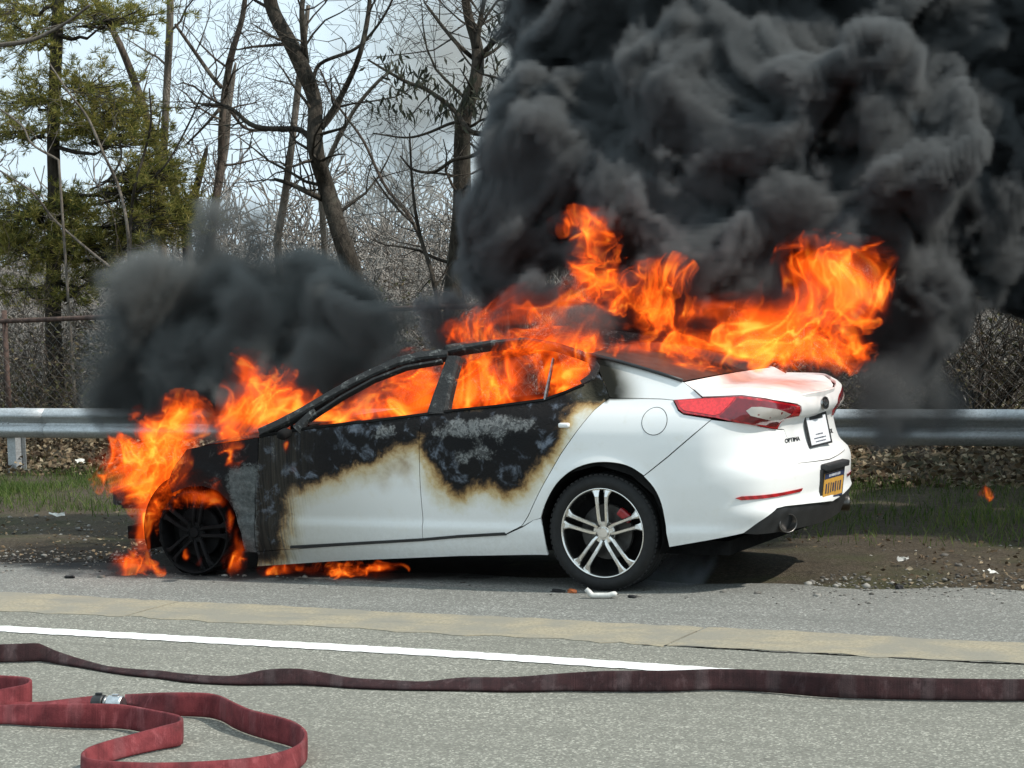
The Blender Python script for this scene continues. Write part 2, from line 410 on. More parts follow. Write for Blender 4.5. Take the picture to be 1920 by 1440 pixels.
# ================================================================ TREES AND BRUSH
def bark(name, c0, c1, sc_=14):
    m, t, b = new_mat(name); n = t.noise(1, 6, .7, t.geo(scale=(sc_*2, sc_*2, sc_*.5))); n2 = t.noise(3, 4, .6, t.geo())
    c = t.mix(t.rng(n, .3, .7), c0, c1); c = t.mix(t.rng(n2, .5, .75, 0, .35), c, (.12, .13, .10)); t.put(b.inputs['Base Color'], c); b.inputs['Roughness'].default_value = .9; b.inputs['Specular IOR Level'].default_value = .2
    t.put(b.inputs['Normal'], t.bump(n, .8, .03)); return m
M_BARK_DK = bark('dark_bark', (.022, .018, .014), (.07, .058, .045)); M_BARK_LT = bark('pale_bark', (.10, .082, .066), (.21, .18, .15)); M_BARK_MD = bark('brown_bark', (.045, .034, .027), (.13, .10, .08))
def limb_from_px(pts, Y, jit=.0, rr=None):
    """traced limb: (u, v, width px) -> smooth 3-D path and radii at depth Y"""
    rr = rr or random
    P = [at_y(u, v, Y+rr.uniform(-jit, jit)) for u, v, w in pts]
    R = [w*.5*(p-CAMP).dot(FW)/FPX for (u, v, w), p in zip(pts, P)]
    C = catmull([tuple(p) for p in P], 5); t = np.linspace(0, len(P)-1, len(C)); Rr = np.interp(t, range(len(P)), R)
    return [Vector(c) for c in C], list(Rr)
class Twigs:
    def __init__(s): s.A, s.B, s.ra, s.rb = [], [], [], []
    def grow(s, p, d, L, r, lvl, rr, up=.25, kink=.35, kids=3, rmin=.0028):
        n = max(3, int(3+L*2.2)); st = L/n; r1 = r
        for i in range(n):
            d = (d+Vector((rr.gauss(0, kink), rr.gauss(0, kink), rr.gauss(0, kink)+up*.35))*(.5)).normalized()
            q = p+d*st; r2 = max(rmin, r*(1-(i+1)/n*.75)); s.A.append(p[:]); s.B.append(q[:]); s.ra.append(r1); s.rb.append(r2); r1 = r2; p = q
            if lvl > 0 and i >= (0 if lvl < 2 else 1) and rr.random() < kids/n*1.25:
                a = d.cross(Vector((rr.gauss(0, 1), rr.gauss(0, 1), rr.gauss(0, 1)))).normalized()
                s.grow(p, (d*rr.uniform(.5, .9)+a*rr.uniform(.5, 1)).normalized(), L*rr.uniform(.38, .66), max(rmin, r2*rr.uniform(.5, .75)), lvl-1, rr, up, kink, kids, rmin)
    def mesh(s, name, m, parent=None): return segs_mesh(name, s.A, s.B, s.ra, s.rb, m, parent) if s.A else None
def tree(name, label, limbs, Y, m, seed, twigs=10, tl=1.0, lvl=2, group=None, mtw=None, up=.25, kids=3, jit=.12):
    """bare tree: traced trunk and limbs, then grown twigs. limbs[0] is the trunk, top first"""
    rr = random.Random(seed); V, Fc = [], []; tw = Twigs(); root = None
    for li, pts in enumerate(limbs):
        C, R = limb_from_px(pts, Y, jit, rr)
        if li == 0:
            last = C[-1]; g = float(ground_height(last.x, last.y)); k = 4
            for j in range(1, k+1): C.append(Vector((last.x+.02*j, last.y, last.z+(g-.15-last.z)*j/k))); R.append(R[-1]*1.06)
            base = Vector((C[-1].x, C[-1].y, g)); root = tag(empty(name, base), label, 'tree', group)
        tube(V, Fc, C, R, 8 if li == 0 else 6)
        nt_ = int(twigs*.9) if li == 0 else max(3, int(twigs*.55))
        for _ in range(nt_):
            i = rr.randrange(0, int(len(C)*.85)); d = (C[min(i+1, len(C)-1)]-C[max(i-1, 0)]).normalized()
            if li == 0 or d.z < 0: d = -d
            a = d.cross(Vector((rr.gauss(0, 1), rr.gauss(0, 1)*.6, rr.gauss(0, 1)))).normalized()
            tw.grow(C[i], (d*rr.uniform(.2, .8)+a).normalized(), tl*rr.uniform(.5, 1.2), min(R[i]*.45, .022*tl), lvl, rr, up, .38, kids)
    o = mesh_obj('trunk', V, Fc, m, smooth=True); put(o, root, root.location)
    o = tw.mesh('twigs', mtw or m)
    if o: put(o, root, root.location); o['kind'] = 'stuff'
    return root
T_DARK = [[(500,-40,26),(512,20,26),(545,82,28),(568,130,30),(590,190,27),(590,255,30),(596,300,30),(612,350,31),(632,420,33),(655,490,36),(672,560,40)],
 [(695,-30,7),(690,30,9),(675,100,10),(650,160,11),(622,210,12),(600,240,13)], [(572,-30,9),(566,20,10),(570,80,12),(574,118,13)], [(380,195,6),(430,202,8),(468,232,10),(500,241,10),(560,243,11),(584,262,12)],
 [(515,336,6),(545,345,9),(580,362,11),(606,374,12)], [(745,-20,4),(720,30,5),(690,70,6),(660,95,7),(600,120,8),(585,160,9)]]
tree('bare_tree', 'dark crooked bare tree forking left, tallest in the middle of the sky gap', T_DARK, 8.5, M_BARK_DK, 3, 16, 1.1, 3)
tree('bare_tree', 'thin dark bare tree with a long limb reaching to its left', [[(462,-30,8),(455,30,10),(435,100,12),(422,170,13),(416,240,14),(414,310,14),(402,390,15),(392,480,17)],[(328,45,5),(360,90,7),(395,140,8),(416,165,9)],[(350,270,4),(380,240,5),(412,205,7)],[(500,245,5),(460,240,6),(430,205,7)]], 9.5, M_BARK_MD, 5, 14, 1.0, 3)
tree('dead_trunk', 'pale leaning dead trunk just behind the thin dark tree', [[(442,118,4),(436,150,10),(428,210,12),(424,270,12),(412,340,13),(398,420,14),(385,500,14)]], 10.5, M_BARK_LT, 6, 4, .7, 2)
tree('bare_tree', 'straight pale bare trunk rising beside the pine', [[(320,-30,13),(318,60,14),(314,140,14),(310,220,14),(306,300,15),(300,400,16)]], 11, M_BARK_LT, 7, 8, .9, 3)
tree('bare_tree', 'bare trunk leaning right through the pine branches', [[(150,-40,9),(190,20,11),(225,85,13),(255,160,15),(275,220,15),(300,290,16),(330,370,17),(350,450,19)],[(170,-20,6),(205,40,7),(222,82,8)]], 10.8, M_BARK_MD, 8, 8, .9, 2)
tree('broken_trunk', 'short broken trunk with a splintered top right of the pine', [[(389,272,2),(385,290,9),(372,340,13),(356,400,15),(350,470,16)]], 10.2, M_BARK_DK, 9, 3, .6, 2)
tree('dead_trunk', 'long pale leaning trunk crossing behind the dark crooked tree', [[(578,10,8),(568,90,12),(556,190,13),(546,280,13),(535,360,14),(520,450,15)]], 12, M_BARK_LT, 10, 5, .8, 2)
tree('dead_trunk', 'pale bent trunk arching right behind the dark crooked tree', [[(742,128,5),(712,150,7),(672,195,8),(645,240,9),(622,285,10),(600,340,11)]], 12.5, M_BARK_LT, 11, 5, .8, 2)
tree('bare_tree', 'grey double-forked tree dimmed by smoke at the plume edge', [[(868,-40,14),(878,30,18),(895,90,22),(892,150,26),(870,220,30),(866,300,34),(866,390,36),(858,480,38),(850,560,42)],[(960,55,8),(925,80,10),(898,110,13)],[(800,10,5),(830,50,7),(860,85,9),(888,110,10)],[(960,330,12),(930,300,16),(905,360,20),(872,420,24)],[(912,-20,8),(900,40,10),(894,90,12)]], 7.6, M_BARK_DK, 12, 14, 1.0, 3)
tree('sapling', 'long thin bare sapling slanting across the thicket', [[(600,130,3),(628,190,4),(680,262,5),(720,345,6),(770,410,7),(800,480,7),(822,570,8)]], 8.0, M_BARK_MD, 13, 8, .7, 2)
tree('sapling', 'forked bare sapling in front of the plume edge', [[(768,250,3),(772,330,5),(778,390,6),(790,450,7),(812,520,8),(826,600,9)],[(700,330,3),(735,380,4),(775,420,5)],[(860,480,3),(835,510,4),(815,540,5)]], 7.4, M_BARK_DK, 14, 10, .7, 2)
tree('sapling', 'pale whip sapling curving in front of the pine trunk', [[(92,118,3),(130,175,4),(165,222,5),(195,290,5),(222,350,6),(238,420,6),(243,500,7)]], 7.4, M_BARK_LT, 15, 5, .5, 2)
tree('sapling', 'pale whip sapling slanting low across the pine', [[(-20,190,3),(40,235,4),(60,270,4),(110,300,5)],[(0,320,3),(60,360,4),(100,410,5),(150,455,5),(205,500,6)]], 7.2, M_BARK_LT, 16, 5, .6, 2)
tree('sapling', 'dark forked sapling with upright stems right of the pine', [[(280,165,3),(283,230,4),(270,290,5),(255,340,5),(246,400,6),(243,480,7)],[(382,170,3),(350,240,4),(310,310,4),(258,360,5)],[(225,260,3),(226,300,4),(200,340,4),(170,355,5)]], 7.8, M_BARK_DK, 17, 6, .5, 2)
tree('sapling', 'thin bare sapling arching from the top left corner', [[(168,10,5),(120,45,6),(60,75,8),(0,85,9),(-60,100,10)]], 7.0, M_BARK_LT, 18, 5, .8, 2)
# branch with drooping dry leaves reaching in from the plume edge
def leaf_mat(name, cols, trans=.25):
    m, t, b = new_mat(name); r = t.node('ShaderNodeNewGeometry').outputs['Random Per Island']
    n = t.noise(1.2, 3, .6, t.geo()); f = t.math('ADD', t.math('MULTIPLY', r, .8), t.math('MULTIPLY', t.math('SUBTRACT', n, .4), .7), clamp=True)
    c = t.ramp(f, [(i/(len(cols)-1), c) for i, c in enumerate(cols)]); t.put(b.inputs['Base Color'], c); b.inputs['Roughness'].default_value = .7; b.inputs['Specular IOR Level'].default_value = .25
    tr = t.node('ShaderNodeBsdfTranslucent'); t.put(tr.inputs[0], c); ms = t.node('ShaderNodeMixShader'); ms.inputs[0].default_value = trans
    out = [x for x in t.n if x.type == 'OUTPUT_MATERIAL'][0]; t.l.new(b.outputs[0], ms.inputs[1]); t.l.new(tr.outputs[0], ms.inputs[2]); t.l.new(ms.outputs[0], out.inputs['Surface']); return m
def leaf_cloud(name, C, L, W, D, m, parent=None, droop=0., seed=1, fold=.25):
    """C centres, L lengths, W widths, D unit directions: two-triangle folded leaves"""
    r = np.random.default_rng(seed); n = len(C); h = r.normal(size=(n, 3)); a = np.cross(D, h); a /= np.maximum(np.linalg.norm(a, axis=1), 1e-6)[:, None]; b = np.cross(D, a)
    L = np.broadcast_to(L, n)[:, None]; W = np.broadcast_to(W, n)[:, None]
    p0 = C-D*L*.5; p1 = C+D*L*.5; m_ = C+b*W*fold; V = np.stack([p0, m_+a*W*.5, p1, m_-a*W*.5], 1).reshape(-1, 3)
    i = (np.arange(n)*4)[:, None]; Fc = np.concatenate([i+np.array([[0, 1, 2]]), i+np.array([[0, 2, 3]])], 0)
    return np_obj(name, V, Fc, m, parent)
M_DRY = leaf_mat('dark_dry_leaves', [(.02, .022, .016), (.045, .05, .032), (.07, .065, .04)])
lb = tree('leafy_limb_tree', 'dark tree with drooping leafy limbs reaching left out of the smoke', [[(1012,-160,6),(1002,-40,10),(992,70,13),(985,170,16),(980,260,20),(975,400,22),(965,560,26)],[(690,112,4),(725,133,6),(765,155,8),(800,168,9),(850,205,10),(880,245,11),(920,252,12),(978,258,14)],[(750,292,3),(775,318,5),(815,322,6),(850,300,7),(890,290,8),(930,255,9),(975,262,10)],[(700,250,3),(760,258,4),(800,250,5),(850,230,6),(880,232,7)],[(840,60,3),(890,130,4),(940,150,6),(985,190,8)]], 6.9, M_BARK_DK, 21, 7, .5, 2)
C, D = [], []; rl_ = np.random.default_rng(8)
for u, v, su, sv, k in ((748,132,22,18,46),(790,152,16,14,30),(770,165,26,16,30),(715,205,16,10,18),(770,212,18,10,18),(830,215,20,12,20),(880,200,24,22,40),(905,170,30,30,50),(920,60,16,28,40),(850,180,30,20,34)):
    for _ in range(k):
        p = at_y(u+rl_.normal()*su, v+rl_.normal()*sv, 6.9+rl_.normal()*.12); C.append(p[:]); d = np.array([rl_.normal()*.6, rl_.normal()*.5, -abs(rl_.normal())-.3]); D.append(d/np.linalg.norm(d))
o = leaf_cloud('leaves', np.array(C), rl_.uniform(.08, .16, len(C)), .03, np.array(D), M_DRY); put(o, lb, lb.location)

# ---- pine
PINE_Y = 9.0
def pine():
    rr = random.Random(30); r = np.random.default_rng(30)
    C, R = limb_from_px([(113,-60,20),(108,40,24),(103,160,24),(100,260,25),(102,360,26),(101,460,27),(100,560,30),(100,620,32)], PINE_Y)
    base = Vector((C[-1].x, C[-1].y, float(ground_height(C[-1].x, C[-1].y)))); C.append(base-Vector((0, 0, .2))); R.append(R[-1]*1.15)
    root = tag(empty('pine_tree', base), 'tall pine with yellow-green needle clumps and a dark trunk', 'tree')
    V, Fc = [], []; tube(V, Fc, C, R, 10); put(mesh_obj('trunk', V, Fc, M_BARK_DK, smooth=True), root, root.location)
    cl = [(55,70,75,55,26),(20,20,60,40,16),(210,35,90,32,24),(150,20,60,30,12),(60,190,70,38,26),(20,250,60,30,16),(165,165,75,38,22),(205,215,75,42,34),(245,255,55,34,24),(150,245,50,28,14),(300,320,62,34,28),(345,395,44,34,20),(290,410,75,36,34),(250,350,46,44,22),(250,455,50,22,12),(55,400,70,42,34),(20,440,50,40,20),(135,395,55,38,24),(165,455,55,34,28),(70,475,60,28,20),(190,520,46,30,12),(40,540,50,26,10),(150,545,50,24,10)]
    tw = Twigs(); TC, TD = [], []
    for u, v, su, sv, k in cl:
        # supporting bough from the trunk to the clump
        tip = at_y(u, v, PINE_Y+rr.uniform(-.8, .6)); tz = tip.z-abs(tip.x-base.x)*.12+.1; i = min(range(len(C)), key=lambda q: abs(C[q].z-tz)); s = C[i]; n = 7; p = s
        for j in range(1, n+1):
            t = j/n; q = s.lerp(tip, t)+Vector((rr.gauss(0, .03), rr.gauss(0, .03), -.12*math.sin(math.pi*t)+rr.gauss(0, .02))); tw.A.append(p[:]); tw.B.append(q[:]); tw.ra.append(.03*(1-t)+.008); tw.rb.append(.03*(1-t*1.05)+.009); p = q
        for _ in range(int(k*2.3)):
            c = at_y(u+rr.gauss(0, su*.62), v+rr.gauss(0, sv*.62), PINE_Y+rr.gauss(0, .55)); b = s.lerp(tip, rr.uniform(.45, 1)); mid = b.lerp(c, .5)+Vector((0, 0, rr.uniform(-.08, .02)))
            tw.A += [b[:], mid[:]]; tw.B += [mid[:], c[:]]; tw.ra += [.009, .006]; tw.rb += [.006, .004]
            ax = (c-mid).normalized()+Vector((0, 0, .35))
            for _ in range(4):
                e = c+Vector((rr.gauss(0, .06), rr.gauss(0, .06), rr.gauss(0, .05)))
                for _ in range(18):
                    d = ax*.7+Vector((rr.gauss(0, .75), rr.gauss(0, .75), rr.gauss(0, .55)+.1)); d.normalize(); TD.append(d[:]); TC.append((e+d*.045)[:])
    put(tw.mesh('boughs', M_BARK_DK), root, root.location)
    m = leaf_mat('pine_needles', [(.04, .058, .018), (.11, .125, .032), (.23, .215, .05), (.36, .31, .085), (.44, .34, .12)], .45)
    o = leaf_cloud('crown', np.array(TC), r.uniform(.07, .13, len(TC)), r.uniform(.006, .011, len(TC)), np.array(TD), m); put(o, root, root.location); print('pine', len(TC))
pine()

# ---- far bare woods: a mass of grey-brown crowns
def woods(name, label, spots, m, seed, protos=4, lvl=3, rmin=.012, h0=6., kids=4):
    rr = random.Random(seed); PR = []
    for k in range(protos):
        t = Twigs(); p = Vector((0, 0, 0)); d = Vector((0, 0, 1)); r = .11*h0/6
        for i in range(7):
            q = p+(d+Vector((rr.gauss(0, .06), rr.gauss(0, .06), 0))).normalized()*h0*.085; t.A.append(p[:]); t.B.append(q[:]); t.ra.append(r); r *= .86; t.rb.append(r); p = q
            if i >= 1:
                for _ in range(3 if i < 6 else 5):
                    a = rr.uniform(0, 6.28); dd = Vector((math.cos(a)*.75, math.sin(a)*.75, rr.uniform(.5, 1.2))).normalized(); t.grow(p, dd, h0*rr.uniform(.22, .42), r*.5, lvl, rr, .45, .25, kids, rmin)
        PR.append([np.array(x, np.float32) for x in (t.A, t.B, t.ra, t.rb)])
    A, B, ra, rb = [], [], [], []
    for x, y, s in spots:
        P = PR[rr.randrange(protos)]; a = rr.uniform(0, 6.28); c, sn = math.cos(a), math.sin(a); M = np.array([[c, -sn, 0], [sn, c, 0], [0, 0, 1]], np.float32)*s; o = np.array([x, y, float(ground_height(x, y))], np.float32)
        A.append(P[0] @ M.T+o); B.append(P[1] @ M.T+o); ra.append(P[2]*s); rb.append(P[3]*s)
    A, B, ra, rb = map(np.concatenate, (A, B, ra, rb)); print(name, len(A)); o = segs_mesh(name, A, B, ra, rb, m); tag(o, label, 'woods', kind='stuff'); return o
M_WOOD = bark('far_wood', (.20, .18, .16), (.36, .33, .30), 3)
rr_ = random.Random(44); spots = []
for u in range(-80, 2050, 90):
    for k in range(2):
        Y = rr_.uniform(44, 62); p = at_y(u+rr_.uniform(-30, 30), 560, Y); top = 300+25*math.sin(u*.011)+rr_.uniform(-5, 50) + (20 if u < 420 else 0); z1 = at_y(u, top, Y).z; spots.append((p.x, Y, max(.4, (z1-float(ground_height(p.x, Y)))/6.6)))
woods('far_woods', 'grey-brown mass of bare trees far behind the fence', spots, M_WOOD, 5, rmin=.013, kids=3)
spots = []
for u in range(-60, 2000, 150):
    for k in range(2):
        Y = rr_.uniform(12, 22); p = at_y(u+rr_.uniform(-40, 40), 580, Y); top = rr_.uniform(380, 500); z1 = at_y(u, top, Y).z; spots.append((p.x, Y, (z1-float(ground_height(p.x, Y)))/3.3))
woods('thicket', 'bare brown thicket of thin stems behind the fence', spots, M_WOOD, 6, lvl=2, rmin=.006, h0=3., kids=3)
# ---- brush tangled behind the fence
def brush():
    rr = random.Random(61); r = np.random.default_rng(61); tw = Twigs()
    for _ in range(520):
        x = rr.uniform(-14, 5); y = rr.uniform(6.7, 9.2); d = Vector((rr.gauss(0, .7), rr.gauss(0, .4), rr.uniform(.2, 1.2))).normalized(); tw.grow(Vector((x, y, float(ground_height(x, y)))), d, rr.uniform(.7, 2.0), rr.uniform(.006, .014), 2, rr, .05, .5, 3, .003)
    o = tw.mesh('brush_stems', M_BARK_MD); tag(o, 'tangle of brown bramble stems behind the fence', 'brush', kind='stuff'); print('brush', len(tw.A))
    n = 26000; x = r.uniform(-14, 5, n); y = r.uniform(6.65, 9.5, n); z = ground_height(x, y)+np.abs(r.normal(0, .55, n))*(1+.4*np.sin(x*1.7)); k = z < 1.75; C = np.stack([x, y, z], 1)[k]; D = r.normal(size=(len(C), 3)); D[:, 2] *= .6; D /= np.linalg.norm(D, axis=1)[:, None]
    m = leaf_mat('brush_leaves', [(.025, .024, .014), (.06, .055, .028), (.11, .085, .045), (.10, .105, .035), (.20, .155, .095), (.28, .23, .16)], .25)
    tag(leaf_cloud('brush_foliage', C, r.uniform(.03, .085, len(C)), r.uniform(.02, .045, len(C)), D, m), 'olive and brown leaves of the brush behind the fence', 'brush', kind='stuff')
brush()
# leafless bush seen through the fence at the far right
def bush():
    rr = random.Random(71); tw = Twigs(); p0 = at_z(1838, 800, .1); b = at_y(1838, 770, 7.4); b.z = .1
    root = tag(empty('bare_bush', b), 'dark leafless bush fanning out behind the fence right of the smoke', 'bush')
    for _ in range(22):
        a = rr.uniform(-1.1, 1.1); d = Vector((math.sin(a), rr.gauss(0, .3), math.cos(a)+.15)).normalized(); tw.grow(b+Vector((rr.gauss(0, .05), rr.gauss(0, .05), 0)), d, rr.uniform(.8, 1.6), rr.uniform(.012, .022), 3, rr, .15, .25, 4, .004)
    put(tw.mesh('stems', M_BARK_DK), root, b)
bush()
# ================================================================ VERGE: grass, litter, gravel
def grass(name, label, n, box_, hmin, hmax, cols, seed, dens=None):
    r = np.random.default_rng(seed); x = r.uniform(box_[0], box_[1], n); y = r.uniform(box_[2], box_[3], n)
    k = np.ones(n, bool)
    if dens is not None: k = r.uniform(size=n) < dens(x, y)
    x, y = x[k], y[k]; n = len(x); z = ground_height(x, y)-.02; h = r.uniform(hmin, hmax, n)*(1+.5*np.sin(x*3.1+1)*np.sin(y*4.3)); a = r.uniform(0, 6.28, n); w = r.uniform(.002, .0045, n); l = r.normal(0, .45, (n, 2))*h[:, None]
    dx, dy = np.cos(a)*w, np.sin(a)*w
    V = np.stack([np.stack([x-dx, y-dy, z], 1), np.stack([x+dx, y+dy, z], 1), np.stack([x+l[:, 0]*.4+dx*.7, y+l[:, 1]*.4+dy*.7, z+h*.6], 1), np.stack([x+l[:, 0]*.4-dx*.7, y+l[:, 1]*.4-dy*.7, z+h*.6], 1), np.stack([x+l[:, 0], y+l[:, 1], z+h], 1)], 1).reshape(-1, 3)
    i = (np.arange(n)*5)[:, None]; Fc = np.concatenate([i+np.array([[0, 1, 2]]), i+np.array([[0, 2, 3]]), i+np.array([[3, 2, 4]])], 0)
    o = np_obj(name, V, Fc, leaf_mat(name+'_blades', cols, .35)); tag(o, label, 'grass', kind='stuff')
def gden(x, y):
    f = .5+.5*np.sin(x*1.9+2*np.sin(y*1.3))*np.sin(y*2.2+x*.7); e = smoothstep(1.3, 2.4, y+.35*np.sin(x*1.3)-.09*np.clip(-x-4, 0, 6))
    return np.clip(e*(.22+1.0*f), 0, 1)*(1-.75*smoothstep(4.3, 5.2, y))*(1-.6*smoothstep(-1.5, 1.2, x))
grass('grass', 'short green grass on the verge in front of the guardrail', 90000, (-11, 3.2, 1.2, 5.4), .03, .11, [(.03, .055, .012), (.07, .12, .022), (.12, .165, .04), (.20, .19, .08)], 81, gden)
def litter():
    r = np.random.default_rng(91); n = 15000; x = r.uniform(-12, 4, n); y = r.uniform(4.6, 7.2, n); z = ground_height(x, y)+np.abs(r.normal(0, .05, n)); C = np.stack([x, y, z], 1); D = r.normal(size=(n, 3)); D[:, 2] *= .35; D /= np.linalg.norm(D, axis=1)[:, None]
    m = leaf_mat('dead_leaves', [(.035, .024, .016), (.09, .06, .035), (.17, .12, .07), (.30, .235, .15), (.42, .36, .26)], .1)
    tag(leaf_cloud('leaf_litter', C, r.uniform(.035, .09, n), r.uniform(.025, .06, n), D, m), 'brown fallen leaves heaped behind the guardrail', 'leaf litter', kind='stuff')
    n = 2600; x = r.uniform(-9, 4, n); y = -.35+np.abs(r.normal(0, 1.1, n)); k = ~((x > -3.7) & (x < 1.2) & (y < 1.1)); x, y = x[k], y[k]; n = len(x); z = ground_height(x, y)+.004; C = np.stack([x, y, z], 1); D = r.normal(size=(n, 3)); D[:, 2] *= .25; D /= np.linalg.norm(D, axis=1)[:, None]
    tag(leaf_cloud('verge_litter', C, r.uniform(.015, .05, n), r.uniform(.008, .03, n), D, m), 'scraps of dead leaf and grit on the bare verge', 'leaf litter', kind='stuff')
    # gravel: small irregular stones along the edge of the tarmac
    n = 5200; ico = np.array([(0, 0, 1), (.894, 0, .447), (.276, .851, .447), (-.724, .526, .447), (-.724, -.526, .447), (.276, -.851, .447), (.724, .526, -.447), (-.276, .851, -.447), (-.894, 0, -.447), (-.276, -.851, -.447), (.724, -.526, -.447), (0, 0, -1)], np.float32)
    f = np.array([(0, 1, 2), (0, 2, 3), (0, 3, 4), (0, 4, 5), (0, 5, 1), (1, 6, 2), (2, 7, 3), (3, 8, 4), (4, 9, 5), (5, 10, 1), (6, 7, 2), (7, 8, 3), (8, 9, 4), (9, 10, 5), (10, 6, 1), (11, 7, 6), (11, 8, 7), (11, 9, 8), (11, 10, 9), (11, 6, 10)])
    x = r.uniform(-10, 4, n); e = np.array([edge_y(q) for q in x]); y = e+r.normal(.10, .28, n); far = r.uniform(size=n) < .3; y = np.where(far, r.uniform(-.4, 1.8, n), y); k = ~((x > -3.7) & (x < 1.0) & (y > -.75)); x, y, e = x[k], y[k], e[k]; n = len(x); s = r.lognormal(-5.0, .5, n)
    V = (ico[None]*(s[:, None, None]*r.uniform(.6, 1.3, (n, 12, 1)))*np.array([1.2, 1, .6]))+np.stack([x, y, np.where(y < e, .002, -.004)], 1)[:, None]; Fc = (f[None]+(np.arange(n)*12)[:, None, None]).reshape(-1, 3)
    o = np_obj('gravel', V.reshape(-1, 3), Fc, leaf_mat('gravel_stone', [(.04, .037, .032), (.12, .11, .095), (.2, .19, .17), (.36, .34, .3)], 0)); tag(o, 'loose gravel along the crumbling tarmac edge', 'gravel', kind='stuff')
litter()
# ================================================================ CAR
# body skin: one surface P(s, z); s runs along the plan outline from the front centre round the kerb-far side to the rear centre
_plan = [(-3.74, 0), (-3.72, -.2), (-3.68, -.40), (-3.58, -.60), (-3.40, -.75), (-3.1, -.84), (-2.8, -.882), (-2.2, -.905), (-1.4, -.915), (-.6, -.915),
         (0, -.912), (.40, -.895), (.66, -.866), (.82, -.825), (.925, -.755), (.990, -.64), (1.03, -.48), (1.057, -.32), (1.075, -.16), (1.082, 0)]
_pc = catmull(_plan, 24)
_pl = np.concatenate([[0], np.cumsum(np.linalg.norm(np.diff(_pc, axis=0), axis=1))])
S_END = _pl[-1]
_px = lambda s: np.interp(s, _pl, _pc[:, 0]); _py = lambda s: np.interp(s, _pl, _pc[:, 1])
_tn = np.gradient(_pc, axis=0); _tn /= np.linalg.norm(_tn, axis=1)[:, None]
_nx = np.convolve(np.pad(_tn[:, 1], 6, 'edge'), np.ones(13)/13, 'valid'); _ny = np.convolve(np.pad(-_tn[:, 0], 6, 'edge'), np.ones(13)/13, 'valid')   # outward normal (near side: -Y)
_sd_z = [.10, .17, .22, .27, .315, .345, .375, .42, .5, .6, .72, .82, .90, .955, 1.0, 1.05, 1.2, 1.32, 1.40, 1.46]
_sd_i = [.10, .065, .045, .034, .026, .020, .034, .026, .012, .0, .0, .004, .012, .030, .052, .090, .182, .262, .34, .45]
_rr_z = [.10, .20, .28, .36, .42, .45, .50, .56, .64, .69, .715, .74, .80, .88, .93, .955, .98, 1.03, 1.07, 1.10, 1.2]
_rr_i = [.16, .12, .08, .045, .018, .014, .030, .022, .018, .032, .060, .085, .105, .120, .105, .075, .060, .066, .078, .13, .30]
def _sm(z, i):
    zz = np.linspace(z[0], z[-1], 500); ii = np.interp(zz, z, i); k = np.ones(13)/13
    return zz, np.convolve(np.pad(ii, 6, 'edge'), k, 'valid')
_SZ, _SI = _sm(_sd_z, _sd_i); _RZ, _RI = _sm(_rr_z, _rr_i)
S_AX = float(np.interp(0, _pc[200:, 0], _pl[200:]))           # s of the rear axle
def s_of_x(x): return float(np.interp(x, _pc[:, 0], _pl))
ARCH_R = (0.0, .345)       # rear arch centre (x, z)
def skin(s, z):
    s = np.asarray(s, float); z = np.asarray(z, float)
    x, y = _px(s), _py(s); nx = np.interp(s, _pl, _nx); ny = np.interp(s, _pl, _ny)
    l = np.hypot(nx, ny); nx, ny = nx/l, ny/l
    w = smoothstep(.60, 1.0, x)*(x > 0)
    ins = np.interp(z, _SZ, _SI)*(1-w) + np.interp(z, _RZ, _RI)*w
    # wheel-arch flares
    for cx, cz in (ARCH_R, (-2.795, .30)):
        r = np.hypot(x-cx, z-cz)
        ins = ins - .016*np.exp(-((r-.375)/.045)**2)*(z > .1)
    return np.stack([x-nx*ins, y-ny*ins, z], -1)
def skin_n(s, z):
    e = .004; a = skin(s+e, z)-skin(s-e, z); b = skin(s, z+e)-skin(s, z-e)
    n = np.cross(a, b); return n/np.linalg.norm(n, axis=-1)[..., None]
_gs, _gz = np.meshgrid(np.linspace(.3, S_END, 420), np.linspace(.1, 1.45, 140))
_gP = skin(_gs, _gz); _gn = skin_n(_gs, _gz)
_gu, _gv = project_np(_gP.reshape(-1, 3)); _gu = _gu.reshape(_gs.shape); _gv = _gv.reshape(_gs.shape)
_face = ((np.array(CAMP)-_gP)*_gn).sum(-1) > 0
if _face.mean() < .3: _face = ~_face
def to_skin(u, v):
    """pixel -> (s, z) on the near skin"""
    d = (_gu-u)**2+(_gv-v)**2 + np.where(_face, 0, 1e4)
    k = np.unravel_index(np.argmin(d), d.shape); p = np.array([_gs[k], _gz[k]])
    for _ in range(12):
        P = skin(p[0], p[1]); cu, cv = project_np(P); r = np.array([u-cu, v-cv]); e = .002
        J = []
        for q in ((e, 0), (0, e)):
            a = project_np(skin(p[0]+q[0], p[1]+q[1])); J.append([(a[0]-cu)/e, (a[1]-cv)/e])
        J = np.array(J).T
        try: st = np.linalg.solve(J.T@J+np.eye(2)*40, J.T@r)
        except Exception: break
        p = p+np.clip(st, -.06, .06); p[0] = min(p[0], S_END)
    return p
def px(*pts): return [to_skin(*p) for p in pts]

